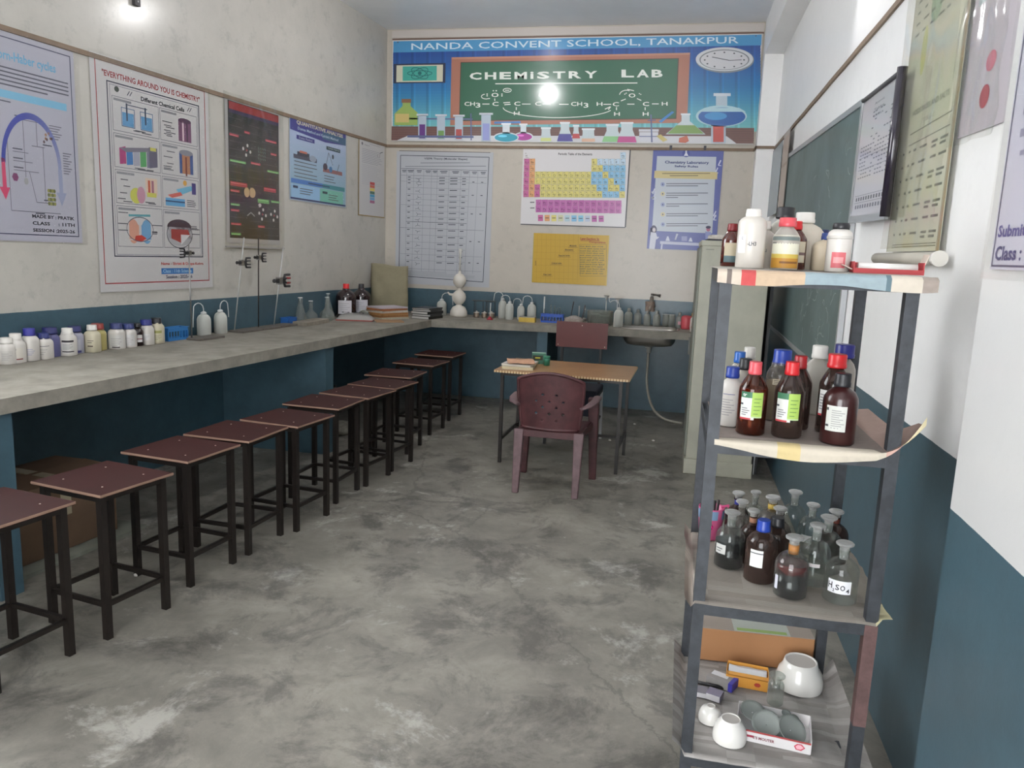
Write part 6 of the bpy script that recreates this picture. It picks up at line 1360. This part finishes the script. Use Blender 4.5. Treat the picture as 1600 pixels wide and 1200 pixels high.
# --- big glass trough and thistle funnels
t = thing('glass_trough', 'large clear glass trough with smaller glassware in it on the back worktop', 'trough', (-.76, 7.78, CT)); obj('trough_body', MB().lathe([(.118, 0), (.128, .01), (.130, .135), (.134, .142), (.126, .14), (.122, .012), (.003, .006)], 32, cap1=False), glass('thick_trough_glass', (224, 228, 224), dust=.34, dustc=(170, 172, 166), edge=.5), t)
for k, (dx, dy, r, h) in enumerate(((-.05, 0, .045, .10), (.045, .02, .05, .085))):
    flask_obj('glass_beaker', ['clear beaker standing in the left half of the glass trough', 'clear beaker standing in the right half of the glass trough'][k], (-.76+dx, 7.78+dy, CT+.008), [(r, 0), (r, h)])
for k, (x, y, h) in enumerate(((-.72, 7.95, .285), (-.60, 7.86, .265))):
    t = thing('thistle_funnel', ['white thistle funnel rising behind the glass trough', 'white thistle funnel between the trough and the large wash bottle'][k], 'funnel', (x, y, CT), group='thistle funnels'); obj('stem', MB().tube([(0, 0, 0), (0, 0, h-.04)], .004, 8), m_tube_, t); obj('bowl', MB().lathe([(.004, h-.045), (.014, h-.03), (.016, h-.01), (.030, h), (.032, h+.001), (.015, h-.006)], 18, cap1=False), m_tube_, t)
# --- clear bottles round the sink
GS = 'small clear bottles behind the sink'
for k, (x, y, r, h, lb) in enumerate([(-.485, 7.93, .040, .172, 'tallest clear bottle just right of the large wash bottle'), (-.395, 7.97, .036, .160, 'clear bottle second in the line behind the sink'), (-.300, 7.985, .034, .152, 'clear bottle third in the line, under the tap'), (-.205, 7.985, .036, .156, 'clear bottle fourth in the line, right below the tap handle'), (.02, 8.0, .034, .150, 'clear bottle with a small pink tag near the red jar')]):
    bottle('small_bottle', lb, 'bottle', (x, y, CT), r, h, 'round', G_HAZ2 if False else glass('cloudy_glass', (206, 208, 204), dust=.62, dustc=(176, 178, 172), edge=.45, rough=.15), glass('cloudy_cap', (206, 206, 200), dust=.5, edge=.4), capr=.42, group=GS, lab=[(.2, .42, 20, -30, (206, 150, 160))] if k == 4 else None, n=20)
for k, x in enumerate((-.115, -.055)): flask_obj('glass_beaker', ['clear beaker, left of two between the small bottles', 'clear beaker, right of two between the small bottles'][k], (x, 7.99, CT), [(.030, 0), (.032, .125)], glass('cloudy_glass'))
t = thing('red_jug', 'pinkish red plastic jug next to the steel cupboard', 'jug', (.09, 7.86, CT)); obj('jug_body', MB().lathe([(.050, 0), (.054, .02), (.054, .11), (.046, .128), (.030, .134)], 24), mat((190, 76, 84), .4), t); obj('handle', MB().tube([(.03, -.045, .11), (.03, -.075, .09), (.03, -.070, .05), (.03, -.05, .03)], .006, 8), mat((184, 70, 80), .4), t)
bottle('liquid_soap_bottle', 'white bottle with a yellow cap at the right end of the back worktop', 'bottle', (.155, 7.62, CT), .034, .178, 'round', OPQ, mat((206, 150, 40), .4), capr=.70, lab=[(.15, .5, 50, -50, (200, 180, 170)), (.2, .3, 40, -20, (190, 110, 70))])
# --- sink, tap, drain hose
m_ss = mat((176, 172, 164), .30, metal=.9)
t = thing('steel_sink', 'stainless steel basin let into the back worktop beside the cupboard', 'sink', ((HX0+HX1)/2, (HY0+HY1)/2, CT)); hx, hy = (HX1-HX0)/2, (HY1-HY0)/2
def sinkp(sc, z): return [((hx-.006)*sc*math.cos(q*PI/18)/((abs(math.cos(q*PI/18))**5+abs(math.sin(q*PI/18))**5)**.2), (hy-.006)*sc*math.sin(q*PI/18)/((abs(math.cos(q*PI/18))**5+abs(math.sin(q*PI/18))**5)**.2), z) for q in range(36)]
def loftm(rings):
    m = MB(); n = len(rings[0]); vs = [p for r in rings for p in r]; m.add(vs, [(j*n+i, j*n+(i+1) % n, (j+1)*n+(i+1) % n, (j+1)*n+i) for j in range(len(rings)-1) for i in range(n)], None, True); return m
bs = loftm([sinkp(1, .002), sinkp(.99, -.05), sinkp(.965, -.115), sinkp(.86, -.150), sinkp(.55, -.165), sinkp(.10, -.168)]); obj('basin', bs, m_ss, t, solid=.002)
obj('rim', loftm([sinkp(1.10, .001), sinkp(1.10, .004), sinkp(1.0, .005), sinkp(1.0, .001)]), m_ss, t)
obj('drain', MB().lathe([(.035, -.172), (.035, -.190), (.022, -.2), (.022, -.24)], 18), mat((150, 150, 146), .4), t)
t = thing('water_tap', 'old metal water tap wrapped in cloth on the back wall above the sink', 'tap', (-.27, YB-.001, 1.10))
obj('wall_pipe', MB().tube([(0, 0, .05), (0, -.07, .05)], .014, 10), mat((140, 130, 118), .5, .5), t); obj('tap_body', MB().tube([(0, -.06, .09), (0, -.07, .05), (0, -.10, .03), (-.01, -.13, -.02), (-.012, -.13, -.05)], [.016, .022, .018, .015, .014], 12), mat((150, 142, 132), .35, .7), t)
obj('handle', MB().tube([(-.01, -.07, .115), (.05, -.075, .11), (.085, -.08, .105)], [.010, .009, .018], 10), mat((60, 54, 48), .4), t); obj('spindle', MB().tube([(0, -.068, .08), (0, -.07, .12)], .011, 10), mat((160, 156, 150), .3, .8), t)
obj('cloth_wrap', MB().grid(lambda u, v: ((.045+.015*noise.noise(Vector((u*6, v*3, 0))))*math.cos(2*PI*u)-.012, -.105+.03*math.sin(2*PI*u), -.055+.10*v), 18, 6), mat((138, 120, 108), .9, grime=.3), t)
hose = [(-.255, 7.705, .67), (-.256, 7.705, .50), (-.25, 7.70, .36), (-.22, 7.68, .22), (-.16, 7.64, .10), (-.07, 7.60, .035), (.04, 7.57, .014), (.12, 7.55, .013)]
def smooth_path(P, n=6):
    P = [Vector(p) for p in P]; out = []
    for i in range(len(P)-1):
        p0, p1, p2, p3 = P[max(i-1, 0)], P[i], P[i+1], P[min(i+2, len(P)-1)]
        for k in range(n): s = k/n; out.append(.5*((2*p1)+(-p0+p2)*s+(2*p0-5*p1+4*p2-p3)*s*s+(-p0+3*p1-3*p2+p3)*s**3))
    return out+[P[-1]]
o = obj('drain_hose', MB().tube(smooth_path(hose), .013, 10), mat((150, 146, 134), .4, grime=.15, scale=12)); tag(o, 'pale plastic drain hose curving from the sink to the floor', 'hose')
# --- papers and packet on the small table
def pap(name, lb, loc, rz, w, d, h, c, cat='papers', wave=.0): 
    o = obj(name, MB().grid(lambda u, v: (-w/2+w*u, -d/2+d*v, h+wave*noise.noise(Vector((u*3, v*3, h*90)))), 10, 8) if wave else MB().box(-w/2, -d/2, 0, w/2, d/2, h), mat(c, .8, grime=.12, scale=30), loc=loc, rz=rz, solid=.002 if wave else 0); tag(o, lb, cat); return o
TX, TY = -1.165, 5.80
t = thing('notebook', 'thick cream notebook at the bottom of the heap on the small table', 'notebook', (TX, TY, .7165), .1); obj('pages', MB().box(-.118, -.138, .002, .118, .138, .020), mat((196, 182, 150), .8, grime=.1, scale=50), t); cv = MB(); cv.box(-.12, -.14, 0, .12, .14, .002); cv.box(-.12, -.14, .020, .12, .14, .022); obj('covers', cv, mat((190, 180, 158), .6), t)
t = thing('notebook', 'white notebook in the middle of the heap on the small table', 'notebook', (TX+.004, TY+.01, .7387), -.05); obj('pages', MB().box(-.113, -.133, .001, .113, .133, .013), mat((200, 194, 180), .8), t); obj('covers', MB().box(-.115, -.135, .013, .115, .135, .0145), mat((196, 190, 184), .6), t)
pap('loose_papers', 'pink-orange loose papers on top of the heap on the small table', (TX+.01, TY, .7535), .25, .21, .25, .012, (206, 160, 130), wave=.014)
t = thing('medicine_packet', 'green and yellow printed packet standing behind the papers on the table', 'packet', (-1.06, 6.06, .7165), .2); obj('packet_body', MB().box(-.055, -.018, 0, .055, .018, .085), mat((60, 110, 90), .5), t); obj('printed_band', MB().box(-.050, -.0188, .03, .030, -.018, .068), mat((40, 46, 34), .5), t); obj('yellow_print', MB().box(-.030, -.0195, .044, .010, -.0188, .054), mat((190, 180, 50), .5), t); obj('pale_top', MB().box(-.055, -.018, .085, .055, .018, .090), mat((150, 190, 170), .5), t)
t = thing('glue_pot', 'small green tub beside the printed packet on the small table', 'tub', (-.985, 6.0, .7165)); obj('pot_body', MB().lathe([(.024, 0), (.026, .05), (.022, .06)], 18), mat((48, 120, 96), .4), t); obj('lid', MB().lathe([(.026, .06), (.026, .074)], 18), mat((60, 136, 108), .4), t)
